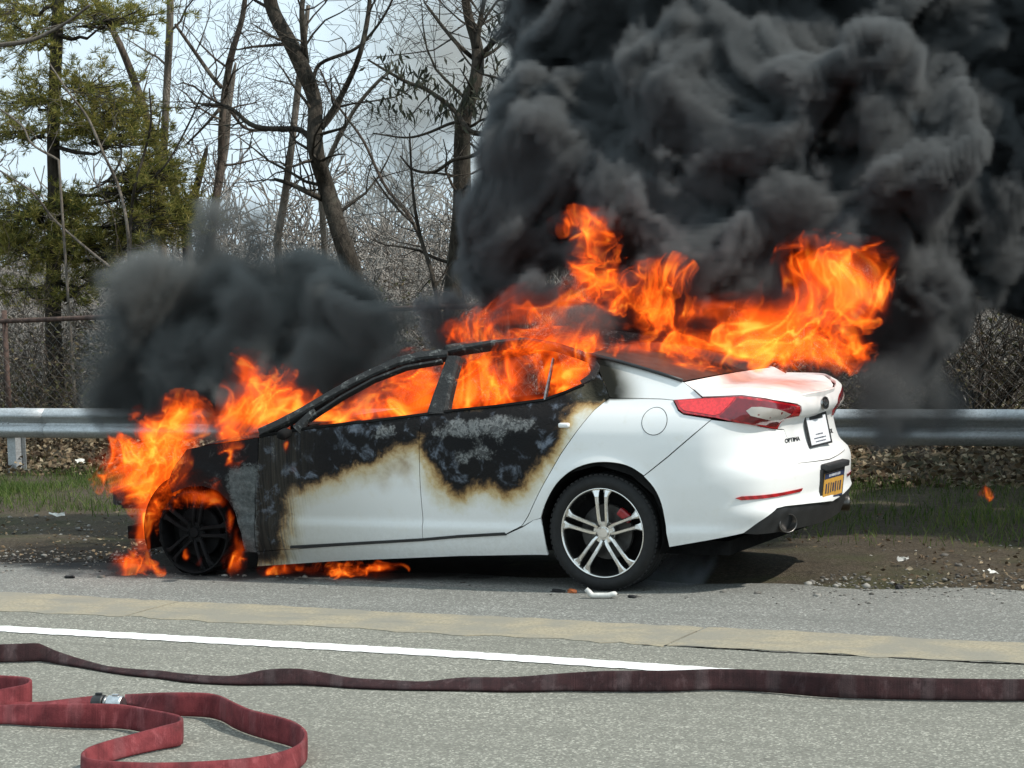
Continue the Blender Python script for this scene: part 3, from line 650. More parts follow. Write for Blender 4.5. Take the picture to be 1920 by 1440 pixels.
def in_poly(P, poly):
    x, y = P[:, 0], P[:, 1]; r = np.zeros(len(P), bool); n = len(poly); j = n-1
    for i in range(n):
        xi, yi = poly[i]; xj, yj = poly[j]
        c = ((yi > y) != (yj > y)) & (x < (xj-xi)*(y-yi)/(yj-yi+1e-12)+xi); r ^= c; j = i
    return r
def poly_dist(P, poly, closed=True):
    A = np.array(poly); B = np.roll(A, -1, 0)
    if not closed: A, B = A[:-1], B[:-1]
    d = np.full(len(P), 1e9)
    for a, b in zip(A, B):
        ab = b-a; t = np.clip(((P-a)@ab)/(ab@ab+1e-12), 0, 1)
        d = np.minimum(d, np.linalg.norm(P-(a+t[:, None]*ab), axis=1))
    return d
def resample(poly, step):
    out = []; n = len(poly)
    for i in range(n):
        a = np.array(poly[i]); b = np.array(poly[(i+1) % n]); k = max(1, int(np.linalg.norm(b-a)/step))
        for t in range(k): out.append(a+(b-a)*t/k)
    return np.array(out)
def fill(poly, step):
    """triangulated fill of a polygon in (s, z): points, triangles, boundary indices"""
    B = resample(poly, step); lo, hi = B.min(0), B.max(0)
    gx = np.arange(lo[0]+step/2, hi[0], step); gy = np.arange(lo[1]+step/2, hi[1], step*.87)
    G = np.array([(x+(.5*step if k % 2 else 0), y) for k, y in enumerate(gy) for x in gx])
    if len(G):
        G = G[in_poly(G, B)]
        if len(G): G = G[poly_dist(G, B) > step*.55]
    P = np.vstack([B, G]) if len(G) else B; nb = len(B)
    r = geometry.delaunay_2d_cdt([Vector(p) for p in P], [(i, (i+1) % nb) for i in range(nb)], [], 1, 1e-6)
    Q = np.array([tuple(v) for v in r[0]]); T = np.array(r[2]) if len(r[2]) else np.zeros((0, 3), int)
    return Q, T
def offset_poly(poly, d):
    P = np.array(poly); n = len(P); out = []
    area = sum(P[i][0]*P[(i+1) % n][1]-P[(i+1) % n][0]*P[i][1] for i in range(n)); sg = 1 if area > 0 else -1
    for i in range(n):
        a, b, c = P[i-1], P[i], P[(i+1) % n]
        e1 = (b-a)/(np.linalg.norm(b-a)+1e-9); e2 = (c-b)/(np.linalg.norm(c-b)+1e-9)
        n1 = np.array([-e1[1], e1[0]])*sg; n2 = np.array([-e2[1], e2[0]])*sg; m_ = n1+n2
        m_ = m_/max(np.linalg.norm(m_), .5)
        out.append(b+m_*d)
    return out

# scorch map: distances (in the door plane) to the traced edge of the burnt paint
BURN = [[(470, 790), (590, 798), (800, 775), (1020, 752), (1108, 722), (1085, 640), (1170, 640), (1175, 742), (1140, 741), (1118, 742), (1085, 750), (1062, 760), (1052, 775), (1050, 790), (1040, 806), (1032, 830), (1012, 858), (990, 884), (975, 903), (958, 907), (944, 914), (928, 902), (905, 898), (880, 905), (862, 916), (845, 910), (833, 890), (812, 862), (800, 840),
         (797, 815), (786, 812), (770, 826), (740, 830), (716, 842), (690, 860), (640, 876), (600, 893), (562, 905), (540, 915), (528, 935), (520, 985), (520, 1040), (470, 1050)]]
ASH = [[(805, 815), (850, 786), (905, 783), (960, 778), (1000, 785), (1005, 800), (960, 806), (940, 822), (900, 815), (850, 822)],
       [(855, 850), (885, 842), (895, 825), (910, 838), (928, 848), (920, 862), (890, 858), (880, 868), (858, 866)],
       [(700, 818), (716, 800), (740, 798), (745, 812), (725, 822)]]
STAIN = [[(585, 915), (610, 893), (690, 862), (716, 842), (770, 828), (786, 818), (787, 880), (772, 918), (745, 908), (720, 922), (690, 905), (640, 918)]]
SOOT = [[(1050, 640), (1100, 765), (1140, 752), (1170, 760), (1225, 765), (1262, 735), (1282, 716), (1200, 690), (1130, 670)]]
BARE = [[(425, 905), (432, 880), (470, 872), (484, 873), (478, 935), (480, 980), (482, 1036), (460, 1036), (452, 1000), (440, 960)]]
def paint_attrs(me, noburn=False):
    n = len(me.vertices); co = np.zeros(n*3); me.vertices.foreach_get('co', co); co = co.reshape(-1, 3)
    u, v = project_np(co); U = np.stack([u, v], 1)
    def sd(polys):
        d = np.full(n, -1e3)
        for p in polys:
            q = poly_dist(U, p); q = np.where(in_poly(U, p), q, -q); d = np.maximum(d, q)
        return d
    for nm, polys, sc_ in (('stain', STAIN, 40), ('burn', [] if noburn else BURN, 60), ('ash', ASH, 30), ('bare', BARE, 30)):
        a = me.attributes.new(nm, 'FLOAT', 'POINT'); a.data.foreach_set('value', np.clip(sd(polys)/sc_, -1, 1).astype(np.float32)*.5+.5)
    soot_attr(me)

def soot_attr(me):
    n = len(me.vertices); co = np.zeros(n*3); me.vertices.foreach_get('co', co); u, v = project_np(co.reshape(-1, 3)); U = np.stack([u, v], 1)
    d1 = poly_dist(U, [(1092, 655), (1112, 676), (1124, 700), (1140, 738)], False); d2 = poly_dist(U, [(1105, 664), (1165, 680), (1230, 698), (1282, 714)], False)
    s = np.maximum(np.clip(1.1-d1/75, 0, 1), np.clip(1-d2/34, 0, 1)*np.clip((1300-u)/150, 0, 1)*.8)*(v < 752)*(co.reshape(-1, 3)[:, 1] < 0)
    a = me.attributes.new('soot', 'FLOAT', 'POINT'); a.data.foreach_set('value', s.astype(np.float32))
def car_paint(front=False):
    m, t, b = new_mat('burnt_front_paint' if front else 'white_car_paint'); v = t.geo()
    nb = t.noise(9, 6, .65, v, .4); nf = t.noise(38, 5, .7, v, .5); nl = t.noise(3.5, 4, .6, v)
    white = t.mix(t.rng(t.noise(1.7, 3, .5, v), .3, .7), (.80, .81, .80), (.84, .84, .82))
    xx = t.xyz(v)
    dust = t.math('MULTIPLY', t.rng(xx[2], .52, .16), t.rng(nf, .3, .8, .25, .8)); white = t.mix(t.math('MULTIPLY', dust, .42), white, (.36, .33, .28))
    sm_ = 0.0
    if front: bv = .9
    else: bv = t.math('SUBTRACT', t.attr('burn'), .5)
    w = t.math('ADD', bv, t.math('ADD', t.math('MULTIPLY', t.math('SUBTRACT', nb, .5), .42), t.math('MULTIPLY', t.math('SUBTRACT', nf, .5), .13)))
    # heat tints outside the char: cream, amber, brown
    c = t.ramp(t.math('ADD', w, .5), [(.0, (.79, .785, .76)), (.16, (.75, .73, .65)), (.25, (.66, .60, .46)), (.33, (.54, .40, .20)), (.40, (.32, .19, .07)), (.46, (.085, .052, .028)), (.51, (.013, .012, .012)), (1, (.010, .010, .011))])
    far = t.rng(w, -.5, -.34); c = t.mix(far, white, c)
    if not front:
        so = t.attr('soot'); sm_ = t.math('MULTIPLY', t.rng(so, .02, .95), t.math('ADD', .7, t.math('MULTIPLY', nl, .6)), clamp=True)
        c = t.mix(sm_, c, t.mix(t.rng(so, .3, .9), (.16, .15, .105), (.02, .02, .016)))
        # run-down drips at the front of the front door
        dr = t.noise(1, 4, .7, t.geo(scale=(70, 1, 2))); dm = t.math('MULTIPLY', t.rng(dr, .38, .66, .15, 1), t.rng(w, -.56, -.12)); dm = t.math('MULTIPLY', dm, t.rng(xx[0], -1.75, -2.15)); c = t.mix(t.math('MULTIPLY', dm, .95), c, (.045, .04, .032))
    if not front:
        sv = t.math('ADD', t.math('SUBTRACT', t.attr('stain'), .5), t.math('MULTIPLY', t.math('SUBTRACT', nl, .5), .9)); sf = t.math('MULTIPLY', t.rng(sv, -.15, .4, 0, .75), t.rng(w, -.02, -.12)); c = t.mix(sf, c, t.mix(t.rng(nb, .35, .7), (.50, .40, .24), (.26, .16, .07)))
        gy = t.math('MULTIPLY', t.rng(xx[0], -1.05, -2.1, 0, .55), t.rng(w, -.02, -.3)); c = t.mix(gy, c, (.34, .32, .26))
    # char: blue-grey bloom and pale ash plates
    ch = t.rng(w, -.06, .03)
    bloom = t.math('MULTIPLY', t.rng(nb, .5, .72), t.rng(w, .0, .12)); bloom = t.math('MULTIPLY', bloom, t.rng(w, .5, .2)); c = t.mix(t.math('MULTIPLY', bloom, .9), c, (.19, .22, .27))
    flake = t.voronoi(26, t.noise(6, 3, .6, v, out='Color'), 'F1', 'Color'); fx = t.xyz(flake)[0]
    if front: am = t.rng(t.math('ADD', nb, t.math('MULTIPLY', nf, .35)), .74, .9, 0, .25)
    else:
        ab = t.math('ADD', t.math('SUBTRACT', t.attr('ash'), .5), t.math('ADD', t.math('MULTIPLY', t.math('SUBTRACT', nf, .5), .55), t.math('MULTIPLY', t.math('SUBTRACT', nb, .5), .9))); am = t.math('MULTIPLY', t.rng(ab, -.08, .12, 0, .85), ch)
        am = t.math('MAXIMUM', am, t.math('MULTIPLY', t.rng(t.math('ADD', nb, t.math('MULTIPLY', nf, .3)), .76, .82, 0, .45), t.rng(w, .1, .2)))
    ash = t.mix(nf, (.10, .105, .11), (.33, .335, .32)); ash = t.mix(t.rng(fx, .2, .8, 0, .75), ash, (.035, .036, .038)); c = t.mix(am, c, ash)
    bare = t.math('ADD', t.math('SUBTRACT', t.attr('bare'), .5), t.math('MULTIPLY', t.math('SUBTRACT', nf, .5), .5)); bm_ = t.rng(bare, -.08, .05)
    metal = t.ramp(t.noise(30, 6, .75, v), [(.25, (.035, .04, .04)), (.5, (.095, .105, .105)), (.7, (.17, .18, .18)), (.85, (.34, .35, .35))]); c = t.mix(bm_, c, metal)
    t.put(b.inputs['Base Color'], c)
    rough = t.math('MAXIMUM', t.math('MAXIMUM', sm_, t.rng(w, -.35, -.05, .36, .8)), t.math('MAXIMUM', bm_, t.math('MULTIPLY', dust, .6))); t.put(b.inputs['Roughness'], rough)
    t.put(b.inputs['Coat Weight'], t.math('MULTIPLY', t.rng(w, -.4, -.15, .22, 0), t.math('SUBTRACT', 1.0, sm_))); t.put(b.inputs['Specular IOR Level'], t.math('MULTIPLY', t.rng(w, -.2, .05, .5, .15), t.math('SUBTRACT', 1.0, t.math('MULTIPLY', sm_, .8)))); b.inputs['Coat Roughness'].default_value = .04
    hb = t.math('MULTIPLY', t.math('ADD', nb, nf), t.rng(w, -.1, .1)); hb = t.math('ADD', hb, t.math('MULTIPLY', am, .35))
    t.put(b.inputs['Normal'], t.bump(hb, .5, .012))
    return m
M_PAINT = car_paint(); M_CHAR = car_paint(True)
M_BLACK = simple('soot_black', (.0075, .0075, .0075), .9, var=.5, bump=.5, bscale=70, spec=.12)
M_PLASTIC = simple('black_plastic', (.022, .023, .024), .5, var=.3, bump=.15, bscale=300)
M_GAP = simple('shut_line_dark', (.02, .02, .02), .9)
def char_frame_mat():
    m, t, b = new_mat('charred_frame'); v = t.geo(); n = t.noise(16, 6, .7, v, .6); n2 = t.noise(60, 5, .7, v)
    c = t.ramp(t.math('ADD', n, t.math('MULTIPLY', t.math('SUBTRACT', n2, .5), .3)), [(.3, (.008, .008, .008)), (.56, (.016, .017, .017)), (.63, (.10, .105, .10)), (.75, (.30, .31, .29))])
    t.put(b.inputs['Base Color'], c); b.inputs['Roughness'].default_value = .75; t.put(b.inputs['Normal'], t.bump(t.math('ADD', n, n2), .6, .012)); return m
M_FRAME = char_frame_mat()
def red_lens():
    m, t, b = new_mat('red_lens'); v = t.geo(scale=(1, 1, 1)); xx = t.xyz(v)
    rib = t.math('SINE', t.math('MULTIPLY', t.math('ADD', xx[0], t.math('MULTIPLY', xx[2], .5)), 160))
    c = t.mix(t.rng(rib, -.6, .8), (.30, .008, .012), (.5, .012, .02)); t.put(b.inputs['Base Color'], c); b.inputs['Roughness'].default_value = .16
    b.inputs['Coat Weight'].default_value = 1; b.inputs['Coat Roughness'].default_value = .03; return m
M_RED = red_lens(); M_REDDK = simple('dark_red_lens', (.16, .006, .012), .12, coat=1, var=.2, scale=30)
M_REDHI = simple('bright_red_lens', (.75, .022, .025), .2, coat=1, var=.2, scale=60)
M_CLEAR = simple('reverse_lamp_lens', (.36, .34, .31), .3, coat=.6, var=.1, scale=9)
M_CHROME = simple('chrome', (.62, .61, .58), .22, metal=1, var=.15, scale=20)
M_STEEL = simple('dull_steel', (.30, .29, .28), .4, metal=1, var=.35, scale=25)

car = tag(empty('car', (-1.4, 0, 0)), 'white four-door sedan burning on the shoulder, front end and doors charred black', 'car')
CO = Vector((-1.4, 0, 0))
def part(o, parent=None):
    """parent keeping world placement (meshes are written in world coordinates)"""
    p = parent or car; o.parent = p
    w = Vector((0, 0, 0)); q = p
    while q is not None: w += q.location; q = q.parent
    o.location = o.location - w if o.location.length else -w
    return o
def mirrored(me):
    m2 = me.copy(); n = len(m2.vertices); co = np.zeros(n*3); m2.vertices.foreach_get('co', co); co = co.reshape(-1, 3); co[:, 1] *= -1
    m2.vertices.foreach_set('co', co.ravel()); m2.flip_normals(); m2.update(); return m2
def panel(name, poly, m, parent=None, step=.03, gap=.0025, out=0., thick=.014, mirror=True, both=False, attrs=True, noburn=False, label=None, mat_far=None):
    """skin panel with returned edges. both: near half and far half in one mesh (for pieces that cross the centre line)"""
    q = offset_poly(resample_keep(poly), gap) if gap else poly
    Q, T = fill(q, step); P = skin(Q[:, 0], Q[:, 1]); N = skin_n(Q[:, 0], Q[:, 1])
    ctr = np.array([-1.2, 0, .6]); sg = np.sign(((P-ctr)*N).sum(1).mean()); N = N*sg
    P = P+N*out; n = len(P); V = P; F_ = []
    nrm = np.cross(P[T[:, 1]]-P[T[:, 0]], P[T[:, 2]]-P[T[:, 0]])
    flip = (nrm*N[T[:, 0]]).sum(1) < 0; T = np.where(flip[:, None], T[:, ::-1], T)
    ec = {}
    for a, b, c in T:
        for e in ((a, b), (b, c), (c, a)): ec[e] = ec.get(e, 0)+1
    bd = [e for e in ec if (e[1], e[0]) not in ec]
    bi = sorted({i for e in bd for i in e}); mp = {i: n+k for k, i in enumerate(bi)}
    V = np.vstack([P, P[bi]-N[bi]*thick]); F_ = [tuple(f) for f in T]
    cen = np.abs(P[:, 1]) < .004
    for a, b in bd:
        if both and cen[a] and cen[b]: continue
        F_.append((b, a, mp[a], mp[b]))
    if both:
        k = len(V); V2 = V*np.array([1, -1, 1]); F_ += [tuple(i+k for i in reversed(f)) for f in F_]; V = np.vstack([V, V2])
    bm = bmesh.new(); vv = [bm.verts.new(p) for p in V]
    for f in F_:
        try: bm.faces.new([vv[i] for i in f])
        except ValueError: pass
    if both: bmesh.ops.remove_doubles(bm, verts=[v for v in bm.verts if abs(v.co.y) < .004], dist=.006)
    for f in bm.faces: f.smooth = len(f.verts) == 3
    me = bpy.data.meshes.new(name); bm.to_mesh(me); bm.free()
    me.set_sharp_from_angle(angle=math.radians(42))
    if attrs: paint_attrs(me, noburn)
    o = part(link(name, me, m), parent)
    if label: o['label'] = label
    if mirror and not both:
        m2 = mirrored(me)
        if mat_far is not None: m2.materials.clear(); m2.materials.append(mat_far)
        part(link(name, m2), parent)
    return o
def resample_keep(poly): return [np.array(p) for p in poly]
def arch_arc(cx, cz, r, a0, a1, n=20, sq=1.0):
    return [np.array([s_of_x(cx+r*math.cos(math.radians(a0+(a1-a0)*i/n))), cz+sq*r*math.sin(math.radians(a0+(a1-a0)*i/n))]) for i in range(n+1)]

# ---- traced outlines (pixels of the near flank)
belt_f = px((485, 818), (530, 809), (590, 801), (700, 788), (797, 776))
belt_r = px((797, 776), (850, 769), (930, 761), (1020, 749), (1062, 734), (1090, 722))
a_cut = px((484, 873), (478, 935), (482, 1034))
b_cut = px((786, 812), (788, 910), (793, 978), (793, 1012))
sill_f = px((793, 1012), (640, 1022), (482, 1034))
door_r_edge = px((1143, 745), (1115, 768), (1051, 852), (1010, 925), (990, 968), (978, 986))
sill_r = px((978, 986), (950, 1001), (860, 1007), (793, 1012))
front_door = belt_f + b_cut + sill_f[1:] + a_cut[::-1][1:-1] + px((484, 860))
panel('front_door', front_door, M_PAINT, step=.022, label='front door, paint burnt black and brown above, cream below')
cq_in = px((1090, 722), (1105, 716), (1110, 700), (1099, 680), (1090, 668))
cq_out = px((1099, 667), (1112, 676), (1122, 692), (1135, 722), (1143, 745))
rear_door = belt_r + px((1105, 716), (1112, 706)) + px((1118, 690), (1135, 722)) + door_r_edge + sill_r[1:] + b_cut[::-1][1:]
panel('rear_door', rear_door, M_PAINT, step=.018, label='rear door with a large burnt black patch under the window')
# rocker
rk_top = px((482, 1035), (640, 1023), (793, 1013), (860, 1008), (950, 1002), (980, 988), (1000, 975), (1014, 972))
rk_bot = px((1028, 1041), (980, 1041), (860, 1043), (640, 1052), (482, 1062))
panel('rocker_panel', rk_top + px((1020, 1000)) + rk_bot, M_PAINT, step=.03, gap=.002)
panel('rocker_trim', px((545, 1023), (793, 1009), (860, 1003), (946, 998)) + px((950, 1003), (860, 1008), (793, 1014), (545, 1028)), M_PLASTIC, gap=0, out=.007, step=.03, attrs=False)
# rear quarter: from the door edge over the wheel arch to the bumper cut and the tail lamp
ARC_R = px((1014, 972), (1018, 958), (1024, 942), (1034, 922), (1050, 900), (1074, 881), (1102, 870), (1130, 866.5), (1160, 869), (1184, 877), (1207, 892))
ARC_R = [np.array(p) for p in catmull(ARC_R, 3)]
quarter = px((1143, 746), (1152, 746.5), (1200, 747), (1240, 748), (1262, 750)) + px((1272, 770), (1282, 777), (1334, 786)) + px((1300, 815), (1250, 858), (1207, 892)) + ARC_R[::-1][1:] + px((1000, 976), (978, 987)) + door_r_edge[::-1][1:]
panel('rear_quarter_panel', quarter, M_PAINT, step=.02, noburn=True)
# C-pillar and shoulder above the belt crease
shoulder = px((1099, 666), (1130, 672), (1165, 681), (1200, 691), (1240, 703), (1282, 716.5), (1300, 731), (1316, 746), (1264, 750), (1240, 747.5), (1200, 746.5), (1152, 746), (1143, 745), (1135, 722), (1122, 692), (1112, 676))
panel('rear_pillar', shoulder, M_PAINT, step=.02, gap=.0008, noburn=True)
panel('fuel_flap', [np.array(to_skin(1227, 790))+np.array([.0725*math.cos(a), .0725*math.sin(a)]) for a in np.linspace(0, 2*math.pi, 40)[:-1]], M_PAINT, out=.0015, step=.02, gap=0, thick=.004, mirror=False)
panel('fuel_flap_gap', [np.array(to_skin(1227, 790))+np.array([.0765*math.cos(a), .0765*math.sin(a)]) for a in np.linspace(0, 2*math.pi, 40)[:-1]], M_GAP, out=.0007, step=.02, gap=0, thick=.002, mirror=False, attrs=False)
# rear bumper
bump_top = px((1334, 787), (1386, 793), (1455, 805), (1470, 806), (1485, 840), (1496, 869))
zc = float(to_skin(1540, 866)[1])
zlow = float(to_skin(1560, 939)[1])
diff_top = px((1394, 1000), (1423, 979), (1457, 953), (1473, 949), (1520, 944), (1557, 940))
arc_b = [np.array(p) for p in catmull(px((1207, 893), (1226, 915), (1240, 945), (1248, 985), (1255, 1026)), 3)]
bumper = bump_top + [np.array([S_END, zc])] + [np.array([S_END, zlow-.004])] + diff_top[::-1] + px((1330, 1013)) + arc_b[::-1] + px((1250, 859), (1300, 816))
panel('rear_bumper', bumper, M_PAINT, step=.022, both=True, gap=.0015)
# diffuser
d_in = diff_top + [np.array([S_END, zlow-.006]), np.array([S_END, zlow-.13])] + px((1530, 985), (1470, 998), (1420, 1004), (1396, 1002))
panel('rear_diffuser', d_in, M_PLASTIC, step=.03, both=True, attrs=False, out=-.012, gap=0)
# boot lid: face with upper band, recess and side wing
zb = float(to_skin(1538, 775)[1]); zt = float(to_skin(1540, 743)[1]); 
lid_low = px((1456, 804), (1462, 792), (1472, 783), (1497, 778)) + [np.array([S_END, zb])] + [np.array([S_END, zc+.004])] + px((1496, 868), (1484, 838), (1470, 805))
panel('boot_lid', lid_low, M_PAINT, step=.02, both=True, gap=.0012)
lid_up = px((1318, 745.5), (1390, 743.5), (1432, 748.5), (1491, 757.5), (1499, 762), (1498, 777)) + [np.array([S_END, zb+.001])] + [np.array([S_END, zt])] + px((1511, 742), (1457, 739), (1446, 734), (1400, 731), (1302, 731))
panel('boot_lid_band', lid_up, M_PAINT, step=.018, both=True, gap=.0008, out=.012)
# tail lamp, in four lenses
lamp = [(1264, 751), (1319, 747.5), (1390, 745), (1432, 749.6), (1490, 759), (1497, 762), (1496, 778), (1471, 783), (1461, 792), (1455, 804), (1386, 792), (1340, 784), (1282, 776), (1273, 769)]
tl = panel('tail_lamp', px(*lamp), M_RED, step=.02, gap=.001, out=.010, attrs=False)
far_lamp = [o for o in bpy.data.objects if o.name == 'tail_lamp.001'][0]
def lens(name, pts, m, out):
    q = px(*pts); o = panel(name, q, m, tl, step=.02, gap=0, out=out, thick=.004, attrs=False, mirror=False)
    o2 = part(link(name, mirrored(o.data)), far_lamp)
    return o
lens('bright_lens', [(1272, 752.5), (1319, 749.5), (1378, 747.5), (1368, 760), (1350, 777), (1340, 780), (1284, 771.5), (1276, 765)], M_REDHI, .0125)
lens('dark_lens', [(1382, 749), (1430, 753), (1490, 763), (1478, 778), (1460, 789), (1452, 799), (1388, 788), (1350, 781)], M_REDDK, .0125)
lens('reverse_lens', [(1398, 771), (1408, 764), (1424, 763.5), (1450, 767), (1480, 774.5), (1466, 782), (1456, 788), (1446, 786), (1406, 779)], M_CLEAR, .0145)
panel('rear_reflector', px((1379, 934), (1390, 930.5), (1504, 915), (1501, 921), (1390, 937.5)), M_RED, out=.006, gap=0, step=.02, attrs=False)
# front wing: charred upper part and bare metal behind the wheel
wing = px((484, 872), (478, 935), (482, 1036), (460, 1036)) + px((452, 1000), (441, 962), (428, 940), (408, 921), (380, 912), (350, 914), (322, 925)) + px((315, 905), (330, 868), (350, 842), (400, 832), (470, 822), (484, 820))
panel('front_wing', wing, M_CHAR, step=.022, label='front wing charred black with bare grey metal behind the wheel')
# inner skin behind the gaps
ins = [np.array([s_of_x(x), z]) for x, z in ((-2.2, .26), (-.42, .26), (-.40, .40), (-.33, .55), (-.2, .66), (0, .71), (.2, .66), (.33, .55), (.40, .36), (.55, .36))] + [np.array([S_END-.1, .42]), np.array([S_END-.1, .9])] + [np.array([s_of_x(x), z]) for x, z in ((.5, .93), (-.2, .90), (-2.3, .82))]
panel('inner_shell', ins, M_BLACK, step=.05, gap=0, out=-.02, thick=.003, attrs=False)

# ---- boot deck, rear window and roof: strips between the near and far edges
def edge3(pts): return [Vector(skin(*to_skin(*p))) for p in pts]
def cross_sheet(name, rows, m, parent=None, crown=.03, nseg=16, attrs=False, thick=.0):
    """rows: near-edge points; every row runs to its mirror image with a crown"""
    V = []; Fc = []
    for p in rows:
        cr = p[3] if len(p) > 3 else crown
        for k in range(nseg+1):
            t = k/nseg; y = p[1]*(1-2*t); V.append((p[0]+(p[4] if len(p) > 4 else 0)*(1-(2*t-1)**2), y, p[2]+cr*(1-(2*t-1)**2)))
    w = nseg+1
    for i in range(len(rows)-1):
        for k in range(nseg): Fc.append((i*w+k, (i+1)*w+k, (i+1)*w+k+1, i*w+k+1))
    o = part(mesh_obj(name, V, Fc, m, smooth=True), parent)
    if attrs: paint_attrs(o.data)
    return o
dk = edge3([(1283, 717), (1302, 731), (1350, 730.5), (1400, 731), (1446, 734), (1480, 738.5), (1510, 742)])
lip = Vector(skin(S_END, zt))
rows = [(p.x, p.y, p.z, .006*(1-i/6), max(0, (lip.x-dk[-1].x)*((i-1)/5))) for i, p in enumerate(dk)]
deck = cross_sheet('boot_deck', rows, M_PAINT, attrs=True)
cp = edge3([(1101, 666), (1150, 677), (1200, 691), (1240, 703), (1280, 716)])
rows = [(p.x, p.y+.012, p.z+.004, .025*(1-i/4)+.004) for i, p in enumerate(cp)]
def soot_glass():
    m, t, b = new_mat('sooted_glass'); n = t.noise(5, 5, .65, t.geo())
    t.put(b.inputs['Base Color'], t.ramp(n, [(.3, (.012, .012, .012)), (.7, (.05, .05, .048))])); b.inputs['Roughness'].default_value = .45; return m
M_SGLASS = soot_glass()
cross_sheet('rear_window', rows, M_SGLASS)
V, Fc = [], []; tube(V, Fc, [p+Vector((0, -.004, .008)) for p in cp], [.011]*len(cp), 6)
trim = part(mesh_obj('window_trim', V, Fc, M_PLASTIC, smooth=True))
# spoiler lip on the boot
nl = edge3([(1449, 735), (1462, 736.5), (1480, 738.5), (1508, 741.5)])
V = []; Fc = []; half = [(p.x, p.y*.995) for p in nl] + [(nl[-1].x*.55+lip.x*.45, nl[-1].y*.62), (lip.x-.006, nl[-1].y*.3), (lip.x, 0)]
prof = half + [(x, -y) for x, y in reversed(half[:-1])]; K = len(prof)
for i, (x, y) in enumerate(prof):
    q = min(1, min(i, K-1-i)/3); h = .006+.032*q; d = .03+.10*q; zb_ = zt-.002
    V += [(x-d, y*.97, zb_+.004), (x-d*.55, y*.985, zb_+h*.72), (x-.01, y, zb_+h*1.02), (x+.014, y*1.005, zb_+h), (x+.019, y*1.006, zb_+h*.85), (x+.012, y, zb_-.006), (x-d, y*.97, zb_-.02)]
for i in range(K-1):
    for k in range(7): Fc.append((i*7+k, i*7+(k+1) % 7, (i+1)*7+(k+1) % 7, (i+1)*7+k))
Fc += [tuple(range(6, -1, -1)), tuple((K-1)*7+k for k in range(7))]
sp = part(mesh_obj('boot_spoiler', V, Fc, M_PAINT, smooth=False)); paint_attrs(sp.data)
# roof: sagging burnt sheet
def Pz(u, v, Y): p = at_y(u, v, Y); return p
rail_px = [(840, 655), (900, 645), (960, 638), (1010, 640), (1060, 652), (1100, 667)]
rl = edge3(rail_px)
rows = [(p.x, p.y+.02, p.z, -.03-.06*math.sin(math.pi*i/5)) for i, p in enumerate(rl)]
cross_sheet('roof', rows, M_FRAME)
# ---- glasshouse frame
def frame_bar(name, pxs, widths, m=M_FRAME, depth=.05, both=True):
    """flat-section bar following the skin"""
    V = []; Fc = []; pts = [to_skin(*p) for p in pxs]
    Pn = [(skin(*p), skin_n(*p)) for p in pts]; n = len(pts)
    for i in range(n):
        P, N = Vector(Pn[i][0]), Vector(Pn[i][1])
        if N.y > 0: N = -N
        a = Vector(Pn[min(i+1, n-1)][0])-Vector(Pn[max(i-1, 0)][0]); a.normalize(); b = N.cross(a).normalized(); w = widths[i]/2
        V += [P+b*w-N*depth, P+b*w-N*.006, P+b*w*.7+N*.006, P-b*w*.7+N*.006, P-b*w-N*.006, P-b*w-N*depth]
    for i in range(n-1):
        for k in range(6): Fc.append((i*6+k, i*6+(k+1) % 6, (i+1)*6+(k+1) % 6, (i+1)*6+k))
    Fc += [tuple(range(5, -1, -1)), tuple((n-1)*6+k for k in range(6))]
    o = part(mesh_obj(name, V, Fc, m))
    if both: part(link(name, mirrored(o.data)))
    return o
frame_bar('front_pillar', [(486, 810), (530, 789), (568, 768), (608, 745), (660, 715), (700, 696), (745, 676), (790, 665), (840, 660)], [.05, .055, .055, .055, .06, .06, .065, .065, .065])
frame_bar('door_window_frame', [(560, 800), (590, 777), (640, 744), (700, 711), (760, 688), (828, 676)], [.02]*6, depth=.03)
frame_bar('sail_panel', [(556, 806), (570, 788), (582, 774), (590, 768)], [.085, .06, .035, .02], depth=.02)
frame_bar('centre_pillar', [(818, 776), (826, 745), (838, 705), (850, 668)], [.135, .12, .10, .09])
frame_bar('roof_rail', [(835, 657), (870, 650), (920, 642), (985, 636)], [.045, .042, .04, .032])
frame_bar('roof_rail', [(985, 636), (1040, 645), (1080, 658), (1105, 668)], [.03, .03, .035, .04])
frame_bar('rear_pillar_frame', [(1090, 718), (1110, 706), (1117, 690), (1108, 668)], [.04, .06, .065, .06])
frame_bar('quarter_window_bar', [(1021, 750), (1026, 725), (1033, 693), (1037, 672)], [.018, .016, .014, .012], M_STEEL, depth=.012)
frame_bar('belt_rail', [(487, 818), (590, 801), (700, 789), (797, 777), (850, 770), (930, 762), (1020, 750), (1062, 735), (1095, 721)], [.022]*9, M_BLACK, depth=.05)
# windscreen header and scuttle, bonnet
hd = edge3([(840, 657)])[0]; V, Fc = [], []
tube(V, Fc, [Vector((hd.x-.09*(1-(2*t-1)**2), hd.y*(1-2*t), hd.z+.005)) for t in np.linspace(0, 1, 12)], [.03]*12, 6)
part(mesh_obj('windscreen_header', V, Fc, M_FRAME, smooth=True))
bn = edge3([(478, 822), (430, 828), (380, 836), (345, 850), (328, 870)])
rows = [(p.x, p.y+.03, p.z+.004, .02, -.10) for p in bn] + [(bn[-1].x-.12, -.70, bn[-1].z-.10, .03, -.12)]
cross_sheet('bonnet', rows, M_CHAR, attrs=True)
sc0 = bn[0]
cross_sheet('scuttle', [(sc0.x+.34, sc0.y+.08, sc0.z+.02, .02, -.1), (sc0.x+.15, sc0.y+.05, sc0.z-.01, .0, -.1), (sc0.x, sc0.y+.03, sc0.z, .0, -.1)], M_BLACK)
